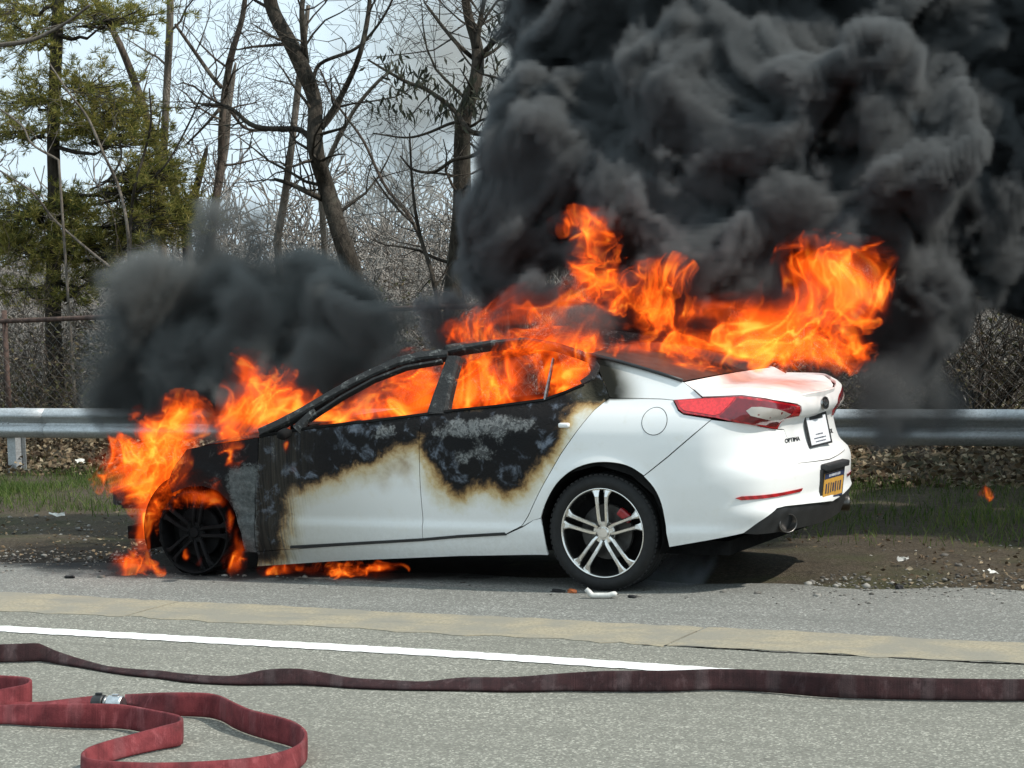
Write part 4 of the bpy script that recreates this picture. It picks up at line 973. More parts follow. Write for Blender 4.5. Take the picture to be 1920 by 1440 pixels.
# door mirror stub, still burning
bm = bmesh.new(); box(bm, (0, 0, 0), (.06, .10, .05), bevel=.018)
o = bm_obj('door_mirror', bm, M_BLACK, smooth=True); o.location = Vector(skin(*to_skin(545, 815)))+Vector((0, -.07, .01)); o.rotation_euler = (.2, .3, .1)
mloc = o.location.copy(); o.parent = car; o.location = mloc-CO
# handle stub left on the rear door; the outer grip has fallen on the road
hp = Vector(skin(*to_skin(1056, 797)))
bm = bmesh.new(); box(bm, (0, 0, 0), (.066, .03, .028), bevel=.011)
o = bm_obj('door_handle_stub', bm, M_PAINT, smooth=True); paint_attrs(o.data); o.parent = car; o.location = hp+Vector((.012, -.014, 0))-CO
o.data.attributes.remove(o.data.attributes['burn']); a = o.data.attributes.new('burn', 'FLOAT', 'POINT')
# ---- badges and lettering
FONT = bpy.data.fonts[0] if bpy.data.fonts else None
def text_mesh(s, size, depth=.001, bold=0.):
    c = bpy.data.curves.new('txt', 'FONT'); c.body = s; c.size = size; c.extrude = depth; c.align_x = 'CENTER'; c.align_y = 'CENTER'; c.resolution_u = 2; c.offset = bold
    o = bpy.data.objects.new('txt', c); COL.objects.link(o); dg = bpy.context.evaluated_depsgraph_get()
    me = bpy.data.meshes.new_from_object(o.evaluated_get(dg)); bpy.data.objects.remove(o); bpy.data.curves.remove(c); return me
def stick(name, me, m, u=None, v=None, sz=None, out=.002, parent=None, sx=1, sy=1, twist=0.):
    """lay a flat mesh (in its XY plane) on the skin"""
    p = sz if sz is not None else to_skin(u, v); P = Vector(skin(*p)); N = Vector(skin_n(*p))
    if N.dot(P-Vector((-1.2, 0, .6))) < 0: N = -N
    T = Vector((0, 0, 1)).cross(N).normalized(); B = N.cross(T)
    M = Matrix((T, B, N)).transposed() @ Matrix.Rotation(twist, 3, 'Z') @ Matrix.Diagonal((sx, sy, 1))
    me.transform(Matrix.Translation(P+N*out) @ M.to_4x4()); me.materials.clear(); me.materials.append(m)
    return part(link(name, me), parent)
def disc(rx, ry, n=28):
    bm = bmesh.new(); bmesh.ops.create_circle(bm, cap_ends=True, segments=n, radius=1); bmesh.ops.scale(bm, vec=(rx, ry, 1), verts=bm.verts)
    me = bpy.data.meshes.new('disc'); bm.to_mesh(me); bm.free(); return me
def slab_mesh(w, h, d, bev=.002):
    bm = bmesh.new(); box(bm, (0, 0, d/2), (w, h, d), bevel=bev); me = bpy.data.meshes.new('slab'); bm.to_mesh(me); bm.free(); return me
M_BADGE = simple('dark_badge', (.05, .05, .055), .25, metal=.8)
zem = float(to_skin(1536, 757)[1])
em = stick('maker_badge', disc(.061, .034), M_BADGE, sz=(S_END, zem), out=.016)
bm = bmesh.new()
for k in range(28):
    a, c = 2*math.pi*k/28, 2*math.pi*(k+1)/28
    q = [bm.verts.new((rx*math.cos(t), ry*math.sin(t), z)) for t, rx, ry, z in ((a, .064, .0365, 0), (c, .064, .0365, 0), (c, .057, .030, .003), (a, .057, .030, .003))]; bm.faces.new(q)
me = bpy.data.meshes.new('ring'); bm.to_mesh(me); bm.free()
stick('badge_ring', me, M_CHROME, sz=(S_END, zem), out=.017, parent=em)
me = text_mesh('KIA', .046, .0012, .001); stick('badge_letters', me, M_CHROME, sz=(S_END, zem), out=.018, parent=em)
zo = float(to_skin(1485, 825)[1])
stick('model_lettering', text_mesh('OPTIMA', .036, .0012, .0), M_BADGE, 1485, 825, out=.003, sx=1.35)
sEX = 2*S_END-float(to_skin(1485, 825)[0])
me = text_mesh('EX', .036, .0015, .0012)
pz = to_skin(1500, 825); P = Vector(skin(*pz)); o = stick('trim_lettering', me, M_BADGE, 1490, 826, out=.003)
o.data.transform(Matrix.Translation((0, 2*.48, 0))); 
_c = np.zeros(len(o.data.vertices)*3); o.data.vertices.foreach_get('co', _c); _c = _c.reshape(-1, 3); _p0 = Vector(skin(*to_skin(1490, 826)))
o.data.transform(Matrix.Translation((0, -_p0.y*1.0-_p0.y-2*.48, 0))); o.data.transform(Matrix.Translation((.006, 0, 0)))
# plate under the boot band: white paper dealer plate in a black frame (its printed code is left out)
M_PLW = simple('plate_white', (.75, .77, .80), .45, var=.08); M_INK = simple('plate_ink', (.06, .07, .10), .6); M_BLUE = simple('plate_blue_ink', (.10, .13, .36), .6)
zp = float(to_skin(1530, 806)[1])
dp = stick('dealer_plate', slab_mesh(.315, .165, .004), M_PLW, sz=(S_END, zp), out=.014)
fr = bmesh.new()
for c, s in (((0, .087, 0), (.335, .014, .010)), ((0, -.087, 0), (.335, .012, .010)), ((-.161, 0, 0), (.013, .165, .010)), ((.161, 0, 0), (.013, .165, .010)), ((0, .072, 0), (.20, .018, .010))): box(fr, c, s)
me = bpy.data.meshes.new('frame'); fr.to_mesh(me); fr.free(); stick('plate_frame', me, M_PLASTIC, sz=(S_END, zp), out=.017, parent=dp)
def bars(rows, w, h, pitch, seed):
    r = random.Random(seed); bm = bmesh.new()
    for y, n, x0 in rows:
        for k in range(n): box(bm, (x0+k*pitch, y, 0), (w*r.uniform(.5, 1), h*r.uniform(.75, 1), .001))
    me = bpy.data.meshes.new('print'); bm.to_mesh(me); bm.free(); return me
stick('plate_print', bars([(-.025, 9, -.05), (-.047, 15, -.085), (-.066, 13, -.07)], .009, .008, .0125, 4), M_INK, sz=(S_END, zp), out=.0195, parent=dp)
# rear number plate: gold with dark blue bands, in a black holder with hood
M_GOLD = simple('plate_gold', (.62, .33, .06), .45, var=.12, scale=40); M_NAVY = simple('plate_navy', (.03, .04, .09), .5)
zn = float(to_skin(1562, 908)[1])
npz = (S_END, zn); np_ = stick('number_plate', slab_mesh(.305, .152, .004), M_GOLD, sz=npz, out=.012)
bm = bmesh.new(); box(bm, (0, 0, -.012), (.36, .20, .022), bevel=.004); box(bm, (0, .115, .004), (.34, .035, .05), bevel=.008)
me = bpy.data.meshes.new('holder'); bm.to_mesh(me); bm.free(); stick('plate_holder', me, M_PLASTIC, sz=npz, out=.012, parent=np_)
bm = bmesh.new(); box(bm, (0, .060, 0), (.304, .032, .001)); me = bpy.data.meshes.new('band'); bm.to_mesh(me); bm.free(); stick('plate_band', me, M_NAVY, sz=npz, out=.0175, parent=np_)
bm = bmesh.new(); box(bm, (0, -.070, 0), (.30, .010, .001)); me = bpy.data.meshes.new('band'); bm.to_mesh(me); bm.free(); stick('plate_band', me, M_NAVY, sz=npz, out=.0175, parent=np_)
stick('plate_print', bars([(.061, 11, -.085)], .012, .016, .0165, 8), M_PLW, sz=npz, out=.0190, parent=np_)
stick('plate_digits', bars([(-.012, 7, -.115)], .022, .066, .037, 9), M_NAVY, sz=npz, out=.0175, parent=np_)
M_EXH = simple('sooty_exhaust', (.16, .15, .14), .35, metal=1, var=.4)
# exhaust tips
ex = at_y(1480, 981, -.52)
for sgn in (1, -1):
    bm = bmesh.new(); rg = lathe(bm, [(.036, -.22), (.046, -.2), (.052, 0), (.054, .012), (.051, .018), (.047, .012), (.046, -.16), (.001, -.165)], 28, 'Y')
    bmesh.ops.scale(bm, vec=(1.3, 1, 1.0), verts=bm.verts)
    o = bm_obj('exhaust_tip', bm, M_EXH, smooth=True); o.parent = car; o.location = Vector((ex.x-.015, ex.y*sgn, ex.z))-CO; o.rotation_euler = (0, 0, -math.pi/2-.45*sgn)
# dark hollow round the exhaust, floor pan, wheel wells, engine bay and cabin floor
bm = bmesh.new(); box(bm, (-1.35, 0, .24), (4.1, 1.45, .08)); part(bm_obj('floor_pan', bm, M_BLACK))
bm = bmesh.new(); box(bm, (.60, 0, .60), (.44, 1.0, .52), bevel=.05); part(bm_obj('boot_tub', bm, M_BLACK))
bm = bmesh.new(); box(bm, (-2.85, 0, .45), (1.1, 1.05, .42), bevel=.06); box(bm, (-2.9, .1, .62), (.4, .6, .14), bevel=.04); part(bm_obj('engine_block', bm, M_BLACK))
bm = bmesh.new(); box(bm, (-2.05, 0, .62), (.12, 1.55, .62)); part(bm_obj('bulkhead', bm, M_BLACK))
bm = bmesh.new(); box(bm, (-1.78, 0, .80), (.32, 1.45, .26), bevel=.08); part(bm_obj('dashboard', bm, M_BLACK))
for sy in (-1, 1):
    bm = bmesh.new(); box(bm, (-1.12, .38*sy, .42), (.52, .5, .2), bevel=.06); box(bm, (-.88, .38*sy, .70), (.16, .48, .50), Matrix.Rotation(.25, 3, 'Y'), bevel=.06)
    part(bm_obj('seat', bm, M_BLACK, smooth=True))
bm = bmesh.new(); box(bm, (-.22, 0, .42), (.5, 1.35, .2), bevel=.06); box(bm, (.10, 0, .74), (.16, 1.32, .56), Matrix.Rotation(.35, 3, 'Y'), bevel=.06)
part(bm_obj('rear_bench', bm, M_BLACK, smooth=True))
cross_sheet('parcel_shelf', [(.28, -.62, .93, .0), (.75, -.6, .97, .0)], M_BLACK)
def well(cx, cz, r):
    for sy in (-1, 1):
        bm = bmesh.new(); seg = 28; vs_ = []
        for k in range(seg+1):
            a = math.radians(-20+220*k/seg); x, z = cx+r*math.cos(a), cz+r*math.sin(a)
            vs_.append([bm.verts.new((x, y*sy, z)) for y in (.885, .60)])
        for a, b in zip(vs_, vs_[1:]): bm.faces.new((a[0], b[0], b[1], a[1]))
        bm.faces.new([v[1] for v in vs_]); part(bm_obj('wheel_well', bm, M_BLACK))
well(0.0, .345, .372); well(-2.795, .28, .36)
# front crash bar and bumper remains
bm = bmesh.new(); box(bm, (-3.52, 0, .46), (.10, 1.30, .12), bevel=.02); box(bm, (-3.45, -.55, .42), (.2, .06, .09)); box(bm, (-3.45, .55, .42), (.2, .06, .09)); part(bm_obj('crash_bar', bm, M_FRAME))
# ---- wheels
M_TYRE = simple('tyre_rubber', (.011, .011, .011), .8, var=.3, scale=30, bump=.3, bscale=120)
M_RIM = simple('bright_alloy', (.80, .785, .75), .24, metal=1, var=.14, scale=14)
M_RIMDK = simple('alloy_recess', (.11, .108, .10), .45, metal=.7, var=.3)
M_DISC = simple('brake_disc_steel', (.06, .058, .055), .5, metal=.8, var=.4)
M_CALIPER = simple('red_caliper', (.35, .012, .016), .4, coat=.5)
M_BURNTRIM = simple('burnt_alloy', (.006, .006, .0065), .75, var=.5, spec=.15)
def spoke_pair(bm, ang, front):
    """twin spoke: two bars from hub to rim"""
    R = Matrix.Rotation(ang, 4, 'Y')
    for s in (-1, 1):
        st = [(.040, .0175, .024, -.012), (.070, .0235, .023, -.004), (.11, .0255, .0225, .001), (.165, .0275, .0225, .005), (.205, .030, .026, .005), (.228, .036, .040, .0), (.243, .042, .060, -.006)]
        L_ = []
        for r, off, w, y in st:
            o = off*s; q = []
            for dx, dy in ((-w/2, .022), (-w/2, .003), (-w*.28, -.004), (w*.28, -.004), (w/2, .003), (w/2, .022)):
                q.append(bm.verts.new(R @ Vector((o+dx, -y+dy, r))))
            L_.append(q)
        for a, b in zip(L_, L_[1:]):
            for k in range(5): bm.faces.new((a[k], a[k+1], b[k+1], b[k]))
def make_wheel(cx, cz, sy, burnt, rot0=0.0, yface=.885):
    root = part(empty('wheel'), None); root.location = Vector((cx, sy*yface, cz))-CO
    if sy > 0: root.rotation_euler = (0, 0, math.pi)
    mr, mk = (M_BURNTRIM, M_BLACK) if burnt else (M_RIM, M_RIMDK)
    bm = bmesh.new()
    lathe(bm, [(.257, .004), (.2565, -.006), (.2525, -.011), (.2475, -.007), (.242, .006), (.238, .03), (.232, .10), (.228, .19), (.242, .20)], 72)
    for f in bm.faces: f.smooth = True
    for k in range(5): spoke_pair(bm, rot0+2*math.pi*k/5, True)
    lathe(bm, [(.001, .0), (.028, .0), (.031, .004), (.033, .012), (.062, .012), (.068, .02), (.07, .035)], 40)
    o = bm_obj('rim', bm, mr); o.parent = root
    for k in range(5):
        bm = bmesh.new(); a = rot0+2*math.pi*(k+.5)/5; c = Vector((.0555*math.sin(a), 0, .0555*math.cos(a))); rs = []
        for r, h in ((.0155, .0105), (.0155, .0065), (.0135, .0065), (.0125, .011), (.007, .011), (.0065, .002), (.001, .001)):
            rs.append([bm.verts.new(c+Vector((r*math.cos(t), h, r*math.sin(t)))) for t in np.linspace(0, 2*math.pi, 13)[:-1]])
        for a_, b_ in zip(rs, rs[1:]):
            for j in range(12): bm.faces.new((a_[j], a_[(j+1) % 12], b_[(j+1) % 12], b_[j]))
        o2 = bm_obj('lug_nut', bm, mk); o2.parent = o
    bm = bmesh.new(); lathe(bm, [(.001, .06), (.155, .06), (.16, .075), (.001, .075)], 40); o3 = bm_obj('brake_disc', bm, M_BURNTRIM if burnt else M_DISC); o3.parent = root
    bm = bmesh.new(); lathe(bm, [(.232, .12), (.001, .12)], 40); o3 = bm_obj('inner_drum', bm, M_BLACK); o3.parent = root
    if not burnt:
        bm = bmesh.new(); box(bm, (.118, .055, .095), (.05, .04, .09), Matrix.Rotation(-.9, 3, 'Y'), bevel=.012); o4 = bm_obj('brake_caliper', bm, M_CALIPER); o4.parent = root
        bm = bmesh.new(); prof = [(.254, .0), (.262, -.012), (.28, -.021), (.298, -.020), (.315, -.010), (.326, .006), (.3305, .03), (.331, .06)]
        prof = prof + [(.3265, .064), (.3265, .07), (.331, .074), (.331, .108), (.3265, .112), (.3265, .118), (.331, .122), (.3305, .16), (.322, .19), (.30, .21), (.25, .20)]
        lathe(bm, prof, 80)
        # tread blocks at the shoulder
        o5 = bm_obj('tyre', bm, M_TYRE, smooth=True); o5.parent = root
        bm = bmesh.new()
        for k in range(64):
            a = 2*math.pi*k/64
            for y, l in ((.02, .03), (.175, .03)): box(bm, (0.3285*math.sin(a), y, .3285*math.cos(a)), (.022, l, .010), Matrix.Rotation(a, 3, 'Y'))
        o6 = bm_obj('tread', bm, M_TYRE); o6.parent = o5; o6['kind'] = 'stuff'
    else:
        bm = bmesh.new(); rg = lathe(bm, [(.240, .0), (.258, -.006), (.268, .02), (.270, .10), (.262, .19), (.24, .20)], 60)
        r_ = random.Random(int(cx*10)+sy)
        for v in bm.verts:
            rr = math.hypot(v.co.x, v.co.z); k = (r_.uniform(-.02, .012) if rr > .25 else 0); v.co.x *= 1+k/rr; v.co.z *= 1+k/rr
        o5 = bm_obj('burnt_tyre', bm, M_BLACK); o5.parent = root
    return root
def wheel_at(u, v, yf): return at_y(u, v, -yf)
wr = wheel_at(1130, 1001, .885)
make_wheel(wr.x, .331, -1, False, .0); make_wheel(wr.x, .331, 1, False, .4)
wf = wheel_at(363, 998, .86)
make_wheel(wf.x, .268, -1, True, .25, .86); make_wheel(wf.x, .268, 1, True, .6, .86)
print('wheel x', wr, wf)
# ================================================================ FIRE HOSES AND DEBRIS
def hose_mat(name, c0, c1):
    m, t, b = new_mat(name); v = t.geo(); uv = t.attr('along'); n = t.noise(11, 5, .65, v); rub = t.noise(1, 4, .7, t.geo(scale=(16, 16, 3))); wv = t.noise(420, 2, .5, v)
    cb = t.node('ShaderNodeCombineXYZ'); t.put(cb.inputs[0], uv); cx = cb.outputs[0]; c = t.mix(t.rng(n, .32, .68), c0, c1); fd = t.noise(9, 4, .7, cx); c = t.mix(t.rng(fd, .5, .7, 0, .55), c, tuple(x*.55 for x in c0)); c = t.mix(t.rng(fd, .45, .3, 0, .4), c, tuple(min(1, x*1.3+.02) for x in c1)); c = t.mix(t.rng(rub, .52, .72, 0, .5), c, tuple(min(1, x*1.5+.05) for x in c1)); st = t.math('SINE', t.math('MULTIPLY', uv, 19.0)); c = t.mix(t.rng(t.math('ADD', st, t.math('MULTIPLY', n, .9)), 1.18, 1.42, 0, .16), c, tuple(x*.5+.12 for x in c1))
    c = t.mix(t.rng(wv, .35, .65, 0, .25), c, tuple(x*.5 for x in c0)); d = t.noise(4, 5, .7, v); c = t.mix(t.rng(d, .55, .75, 0, .5), c, (.045, .035, .032))
    t.put(b.inputs['Base Color'], c); b.inputs['Roughness'].default_value = .85; b.inputs['Specular IOR Level'].default_value = .25; t.put(b.inputs['Normal'], t.bump(t.math('ADD', t.math('ADD', wv, t.math('MULTIPLY', n, 2)), t.math('MULTIPLY', t.noise(26, 4, .7, cx), 3)), .6, .006)); return m
def hose(name, rows, m, width, label, cat='hose', half=.0085, lift=.004):
    """lay-flat hose on edge: rows of (u, v_top, v_bottom) in the traced photo, bottom edge on the road"""
    T, Bt = [], []
    for u, vt, vb in rows:
        b = at_z(u, vb, lift); d = ray(u, vt); o = CAMP-b; A = d.dot(d); Bq = 2*d.dot(o); Cq = o.dot(o)-width*width; disc_ = Bq*Bq-4*A*Cq
        s = (-Bq+math.sqrt(disc_))/(2*A) if disc_ > 0 else -Bq/(2*A); p = CAMP+d*s
        if p.z < lift: p.z = lift+.002
        Bt.append(tuple(b)); T.append(tuple(p))
    Bt = catmull(Bt, 6); T = catmull(T, 6); n = len(T); V = []; al = []; L = 0
    sec = [(math.cos(a), math.sin(a)) for a in np.linspace(0, 2*math.pi, 13)[:-1]]
    for i in range(n):
        b, p = Vector(Bt[i]), Vector(T[i]); tg = Vector(Bt[min(i+1, n-1)]+T[min(i+1, n-1)]-Bt[max(i-1, 0)]-T[max(i-1, 0)]).normalized(); a = (p-b); w = a.length/2; a.normalize(); nn = tg.cross(a).normalized(); c = (b+p)/2
        if i: L += (Vector(Bt[i])-Vector(Bt[i-1])).length
        for x, y in sec:
            q = c+a*w*math.copysign(abs(x)**.8, x)+nn*half*math.copysign(abs(y)**.7, y)*(1+.5*abs(x)**3); q.z = max(q.z, .001); V.append(q); al.append(L)
    k = len(sec); Fc = [(i*k+j, (i+1)*k+j, (i+1)*k+(j+1) % k, i*k+(j+1) % k) for i in range(n-1) for j in range(k)]; Fc += [tuple(range(k-1, -1, -1)), tuple((n-1)*k+j for j in range(k))]
    root = tag(empty(name, Vector(Bt[n//2])), label, cat)
    o = mesh_obj('hose_jacket', V, Fc, m, smooth=True); at_ = o.data.attributes.new('along', 'FLOAT', 'POINT'); at_.data.foreach_set('value', np.array(al, np.float32)); o.parent = root; o.location = -root.location
    return root, T, Bt
M_HOSE_DK = hose_mat('dark_red_hose', (.022, .009, .010), (.045, .017, .018)); M_HOSE = hose_mat('red_hose', (.13, .022, .026), (.24, .045, .05))
long_rows = [(-500,1220,1254),(-250,1214,1248),(-60,1211,1243),(0,1208,1242),(40,1206.5,1241),(70,1206,1240),(85,1211,1241),(110,1222,1245),(150,1236,1251),(200,1250,1260),(250,1256,1267),(300,1259,1272),(350,1265,1279),(420,1269,1283),(455,1266,1284),(500,1256,1284),(560,1254,1284),(620,1264,1287),(660,1272,1290),(740,1277,1293),(800,1279,1294),(870,1271,1295),(960,1270,1297),(1060,1262,1296),(1130,1258,1297),(1250,1257,1297),(1350,1254,1294),(1450,1257,1299),(1560,1263,1308),(1700,1270,1312),(1850,1273,1314),(1930,1273,1314),(2000,1272,1313),(2300,1277,1319),(2700,1286,1330)]
hose('fire_hose', long_rows, M_HOSE_DK, .098, 'long dark red fire hose stretched across the road below the white line')
loop_rows = [(-450,1336,1372),(-250,1330,1367),(-80,1326,1362),(0,1322,1358),(60,1320,1361),(115,1319,1364),(175,1319,1366),(232,1321,1367),(290,1331,1378),(325,1338,1389),(340,1344,1394),(333,1353,1400),(300,1362,1406),(245,1377,1418),(200,1389,1431),(166,1401,1444),(155,1412,1456),(165,1421,1465),(200,1426,1471),(260,1429,1475),(330,1429,1474),(400,1426,1472),(470,1420,1466),(530,1408,1455),(562,1393,1440),(573,1376,1424),(566,1362,1411),(545,1350,1400),(510,1340,1390),(470,1330,1378),(440,1317,1366),(415,1305,1352),(385,1299,1345),(330,1298,1342),(285,1299,1335),(255,1301,1326),(236,1303,1321)]
rt, T_, B_ = hose('fire_hose', loop_rows, M_HOSE, .098, 'bright red fire hose looped on the road in the bottom left corner')
hose('fire_hose', [(176,1306,1322),(150,1309,1323),(110,1314,1326),(70,1318,1329),(30,1316,1330),(-10,1308,1324),(-60,1300,1316),(-300,1290,1306)], M_HOSE, .07, 'flattened pinkish fire hose joined to the coupling of the loop')
hose('fire_hose', [(-300,1252,1290),(-80,1262,1300),(-20,1265,1304),(20,1267,1309),(46,1269,1313),(57,1273,1318),(48,1282,1324),(10,1290,1328),(-40,1296,1330),(-280,1300,1332)], M_HOSE, .095, 'short folded end of red fire hose at the left edge of the road')
# coupling
M_ALU = simple('coupling_aluminium', (.62, .63, .63), .35, metal=1, var=.15, scale=40)
e0 = at_z(232, 1320, .035); e1 = at_z(176, 1318, .035)
ax = (e1-e0).normalized(); ln = (e1-e0).length
def ring_part(name, s0, s1, rr0, rr1, m, lugs=0):
    bm = bmesh.new(); lathe(bm, [(.001, s0*ln), (rr0*.9, s0*ln), (rr0, s0*ln+.004), (rr1, s1*ln-.004), (rr1*.9, s1*ln), (.001, s1*ln)], 28, 'Z')
    for k in range(lugs):
        a = 2*math.pi*k/lugs; box(bm, (rr0*1.05*math.cos(a), rr0*1.05*math.sin(a), (s0+s1)/2*ln), (.014, .014, .03), Matrix.Rotation(a, 3, 'Z'), bevel=.003)
    o = bm_obj(name, bm, m, smooth=False); o.parent = rt; o.location = e0-rt.location; o.rotation_euler = ax.to_track_quat('Z', 'Y').to_euler(); return o
ring_part('coupling', .02, .50, .034, .036, M_ALU, 4); ring_part('coupling_swivel', .52, .62, .031, .031, M_STEEL); ring_part('coupling_rubber_collar', .64, 1.0, .037, .035, M_PLASTIC, 4)

# fallen outer door handle: a white bow-shaped grip
def grip():
    a = at_z(1098, 1122, 0); c = at_z(1157, 1122, 0); V, Fc = [], []; d = (c-a); L = d.length; d.normalize(); path = []; rad = []
    for t in np.linspace(0, 1, 18):
        z = .016+.030*math.exp(-((t-.05)/.10)**2)+.008*math.exp(-((t-.92)/.12)**2); path.append(d*(L*t)+Vector((0, 0, z))); rad.append(.016 if .03 < t < .95 else .009)
    tube(V, Fc, path, rad, 12); m = simple('scuffed_white_plastic', (.62, .61, .57), .35, var=.15, scale=30, coat=.4)
    o = mesh_obj('door_handle_grip', V, Fc, m, smooth=True); o.location = a; tag(o, 'white door handle grip fallen on the road below the rear wheel', 'door handle')
grip()
M_SCRAP = simple('charred_scrap', (.014, .013, .013), .8, var=.5); M_AMBER = simple('amber_plastic', (.35, .09, .02), .4)
def scrap(name, u, v, s, m, label, cat, seed, flat=.35):
    rr = random.Random(seed); bm = bmesh.new(); bmesh.ops.create_icosphere(bm, subdivisions=2, radius=1)
    for q in bm.verts: q.co = Vector((q.co.x*s[0], q.co.y*s[1], q.co.z*s[0]*flat))*(1+rr.uniform(-.35, .3))
    o = bm_obj(name, bm, m); p = at_z(u, v, s[0]*flat*.6); o.location = p; o.rotation_euler = (0, 0, rr.uniform(-.5, .5)); tag(o, label, cat)
scrap('plastic_shard', 1072, 1109, (.04, .012), M_AMBER, 'amber plastic shard on the road in front of the rear wheel', 'debris', 1)
scrap('charred_scrap', 1185, 1119, (.03, .010), M_SCRAP, 'thin black scrap beside the fallen door handle', 'debris', 2)
scrap('charred_scrap', 1686, 1101, (.022, .02), M_SCRAP, 'lone black lump on the shoulder right of the car', 'debris', 3, .8)
scrap('charred_scrap', 130, 1082, (.035, .014), M_SCRAP, 'black scrap on the shoulder left of the front wheel', 'debris', 4)
scrap('charred_scrap', 1046, 1108, (.05, .008), M_SCRAP, 'long thin charred strip just left of the rear tyre', 'debris', 5, .25)
M_PAPER = simple('weathered_paper', (.62, .61, .56), .8, var=.2)
def paper(u, v, s, label, seed, z=.02):
    rr = random.Random(seed); p = at_z(u, v, z); n = 5; V = [(s[0]*(i/(n-1)-.5)+rr.gauss(0, .004), s[1]*(j/(n-1)-.5)+rr.gauss(0, .004), .012+rr.uniform(0, .022)) for j in range(n) for i in range(n)]
    o = mesh_obj('paper_scrap', V, [(j*n+i, j*n+i+1, (j+1)*n+i+1, (j+1)*n+i) for j in range(n-1) for i in range(n-1)], M_PAPER); o.location = p; o.rotation_euler = (.3, .1, rr.uniform(0, 1.5)); md = o.modifiers.new('t', 'SOLIDIFY'); md.thickness = .001; tag(o, label, 'litter')
paper(106, 969, (.12, .05), 'flat pale paper strip on the grass edge left of the fire', 1)
paper(150, 868, (.10, .09), 'crumpled white paper in the leaves under the guardrail', 2, .06)
paper(1692, 1054, (.06, .04), 'small white paper scrap on the dirt right of the car', 3)
paper(1858, 1078, (.08, .05), 'pale crumpled scrap on the dirt near the right edge', 4)
# ================================================================ FIRE AND SMOKE (density fields computed here, carried into Volume Cube grids)
def fft_noise(n, k0, k1, seed, slope=1.0):
    """periodic band-limited gaussian noise on an n^3 lattice, unit variance"""
    r = np.random.default_rng(seed); k = np.fft.fftfreq(n)*n; kz = np.fft.rfftfreq(n)*n
    K = np.sqrt(k[:, None, None]**2+k[None, :, None]**2+kz[None, None, :]**2)
    A = np.where((K >= k0) & (K <= k1), 1/np.maximum(K, 1)**slope, 0)
    f = np.fft.irfftn(np.fft.rfftn(r.standard_normal((n, n, n)))*A, s=(n, n, n), axes=(0, 1, 2))
    return (f/f.std()).astype(np.float32)
_NZ = [fft_noise(64, 2, 8, s, 1.2) for s in (11, 12, 13, 14)]        # about 5 features per side
def samp(vol, Q):
    """trilinear, periodic; Q in lattice units"""
    n = vol.shape[0]; i = np.floor(Q).astype(np.int32); f = (Q-i).astype(np.float32); i %= n; j = (i+1) % n
    fl = vol.ravel(); x0, y0, z0 = i[:, 0]*n*n, i[:, 1]*n, i[:, 2]; x1, y1, z1 = j[:, 0]*n*n, j[:, 1]*n, j[:, 2]
    fx, fy, fz = f[:, 0], f[:, 1], f[:, 2]
    a = fl[x0+y0+z0]*(1-fz)+fl[x0+y0+z1]*fz; b = fl[x0+y1+z0]*(1-fz)+fl[x0+y1+z1]*fz
    c = fl[x1+y0+z0]*(1-fz)+fl[x1+y0+z1]*fz; d = fl[x1+y1+z0]*(1-fz)+fl[x1+y1+z1]*fz
    return (a*(1-fy)+b*fy)*(1-fx)+(c*(1-fy)+d*fy)*fx
def nz(k, P, freq, off=0.0):
    """noise k at `freq` features per metre (scalar or per-axis)"""
    return samp(_NZ[k], P*(np.asarray(freq, np.float32)*12.8)+off)
def vnz(P, freq, off):
    return np.stack([nz(k, P, freq, off+17.3*k) for k in range(3)], 1)
_Cn = np.array(CAMP, np.float32); _Rf = np.array(RT, np.float32); _Uf = np.array(UP, np.float32); _Ff = np.array(FW, np.float32)
def blob_np(u, v, Y):
    p = at_y(u, v, Y); p = np.array(p, np.float32); return p, float((p-_Cn) @ _Ff)/FPX      # centre, metres per pixel
def grid_of(lo, hi, vx):
    n = [int((hi[i]-lo[i])/vx)+1 for i in range(3)]; hi = [lo[i]+(n[i]-1)*vx for i in range(3)]
    ax = [np.linspace(lo[i], hi[i], n[i], dtype=np.float32) for i in range(3)]
    return n, hi, ax
def bounds(bl, pad):
    P = []
    for u, v, Y, ru, rv, rd, w in bl:
        p, m = blob_np(u, v, Y); r = max(ru*m, rv*m, rd); P += [p-np.array([r, rd+.25*r, r]), p+np.array([r, rd+.25*r, r])]
    P = np.array(P); return list(P.min(0)-pad), list(P.max(0)+pad)
def envelope(bl, ax, n, lo, vx, soft=1.6):
    """sum of gaussian ellipsoids aligned with the view (width, height, depth radius)"""
    E = np.zeros(n, np.float32)
    for u, v, Y, ru, rv, rd, w in bl:
        p, m = blob_np(u, v, Y); ru, rv = ru*m, rv*m; R = 1.9*max(ru, rv, rd)
        sl = [slice(max(0, int((p[i]-R-lo[i])/vx)), min(n[i], int((p[i]+R-lo[i])/vx)+2)) for i in range(3)]
        if any(s.stop <= s.start for s in sl): continue
        X, Yy, Z = np.meshgrid(ax[0][sl[0]]-p[0], ax[1][sl[1]]-p[1], ax[2][sl[2]]-p[2], indexing='ij')
        a = (X*_Rf[0]+Yy*_Rf[1]+Z*_Rf[2])/ru; b = (X*_Uf[0]+Yy*_Uf[1]+Z*_Uf[2])/rv; c = (X*_Ff[0]+Yy*_Ff[1]+Z*_Ff[2])/rd
        E[tuple(sl)] += w*np.exp(-soft*(a*a+b*b+c*c))
    return E
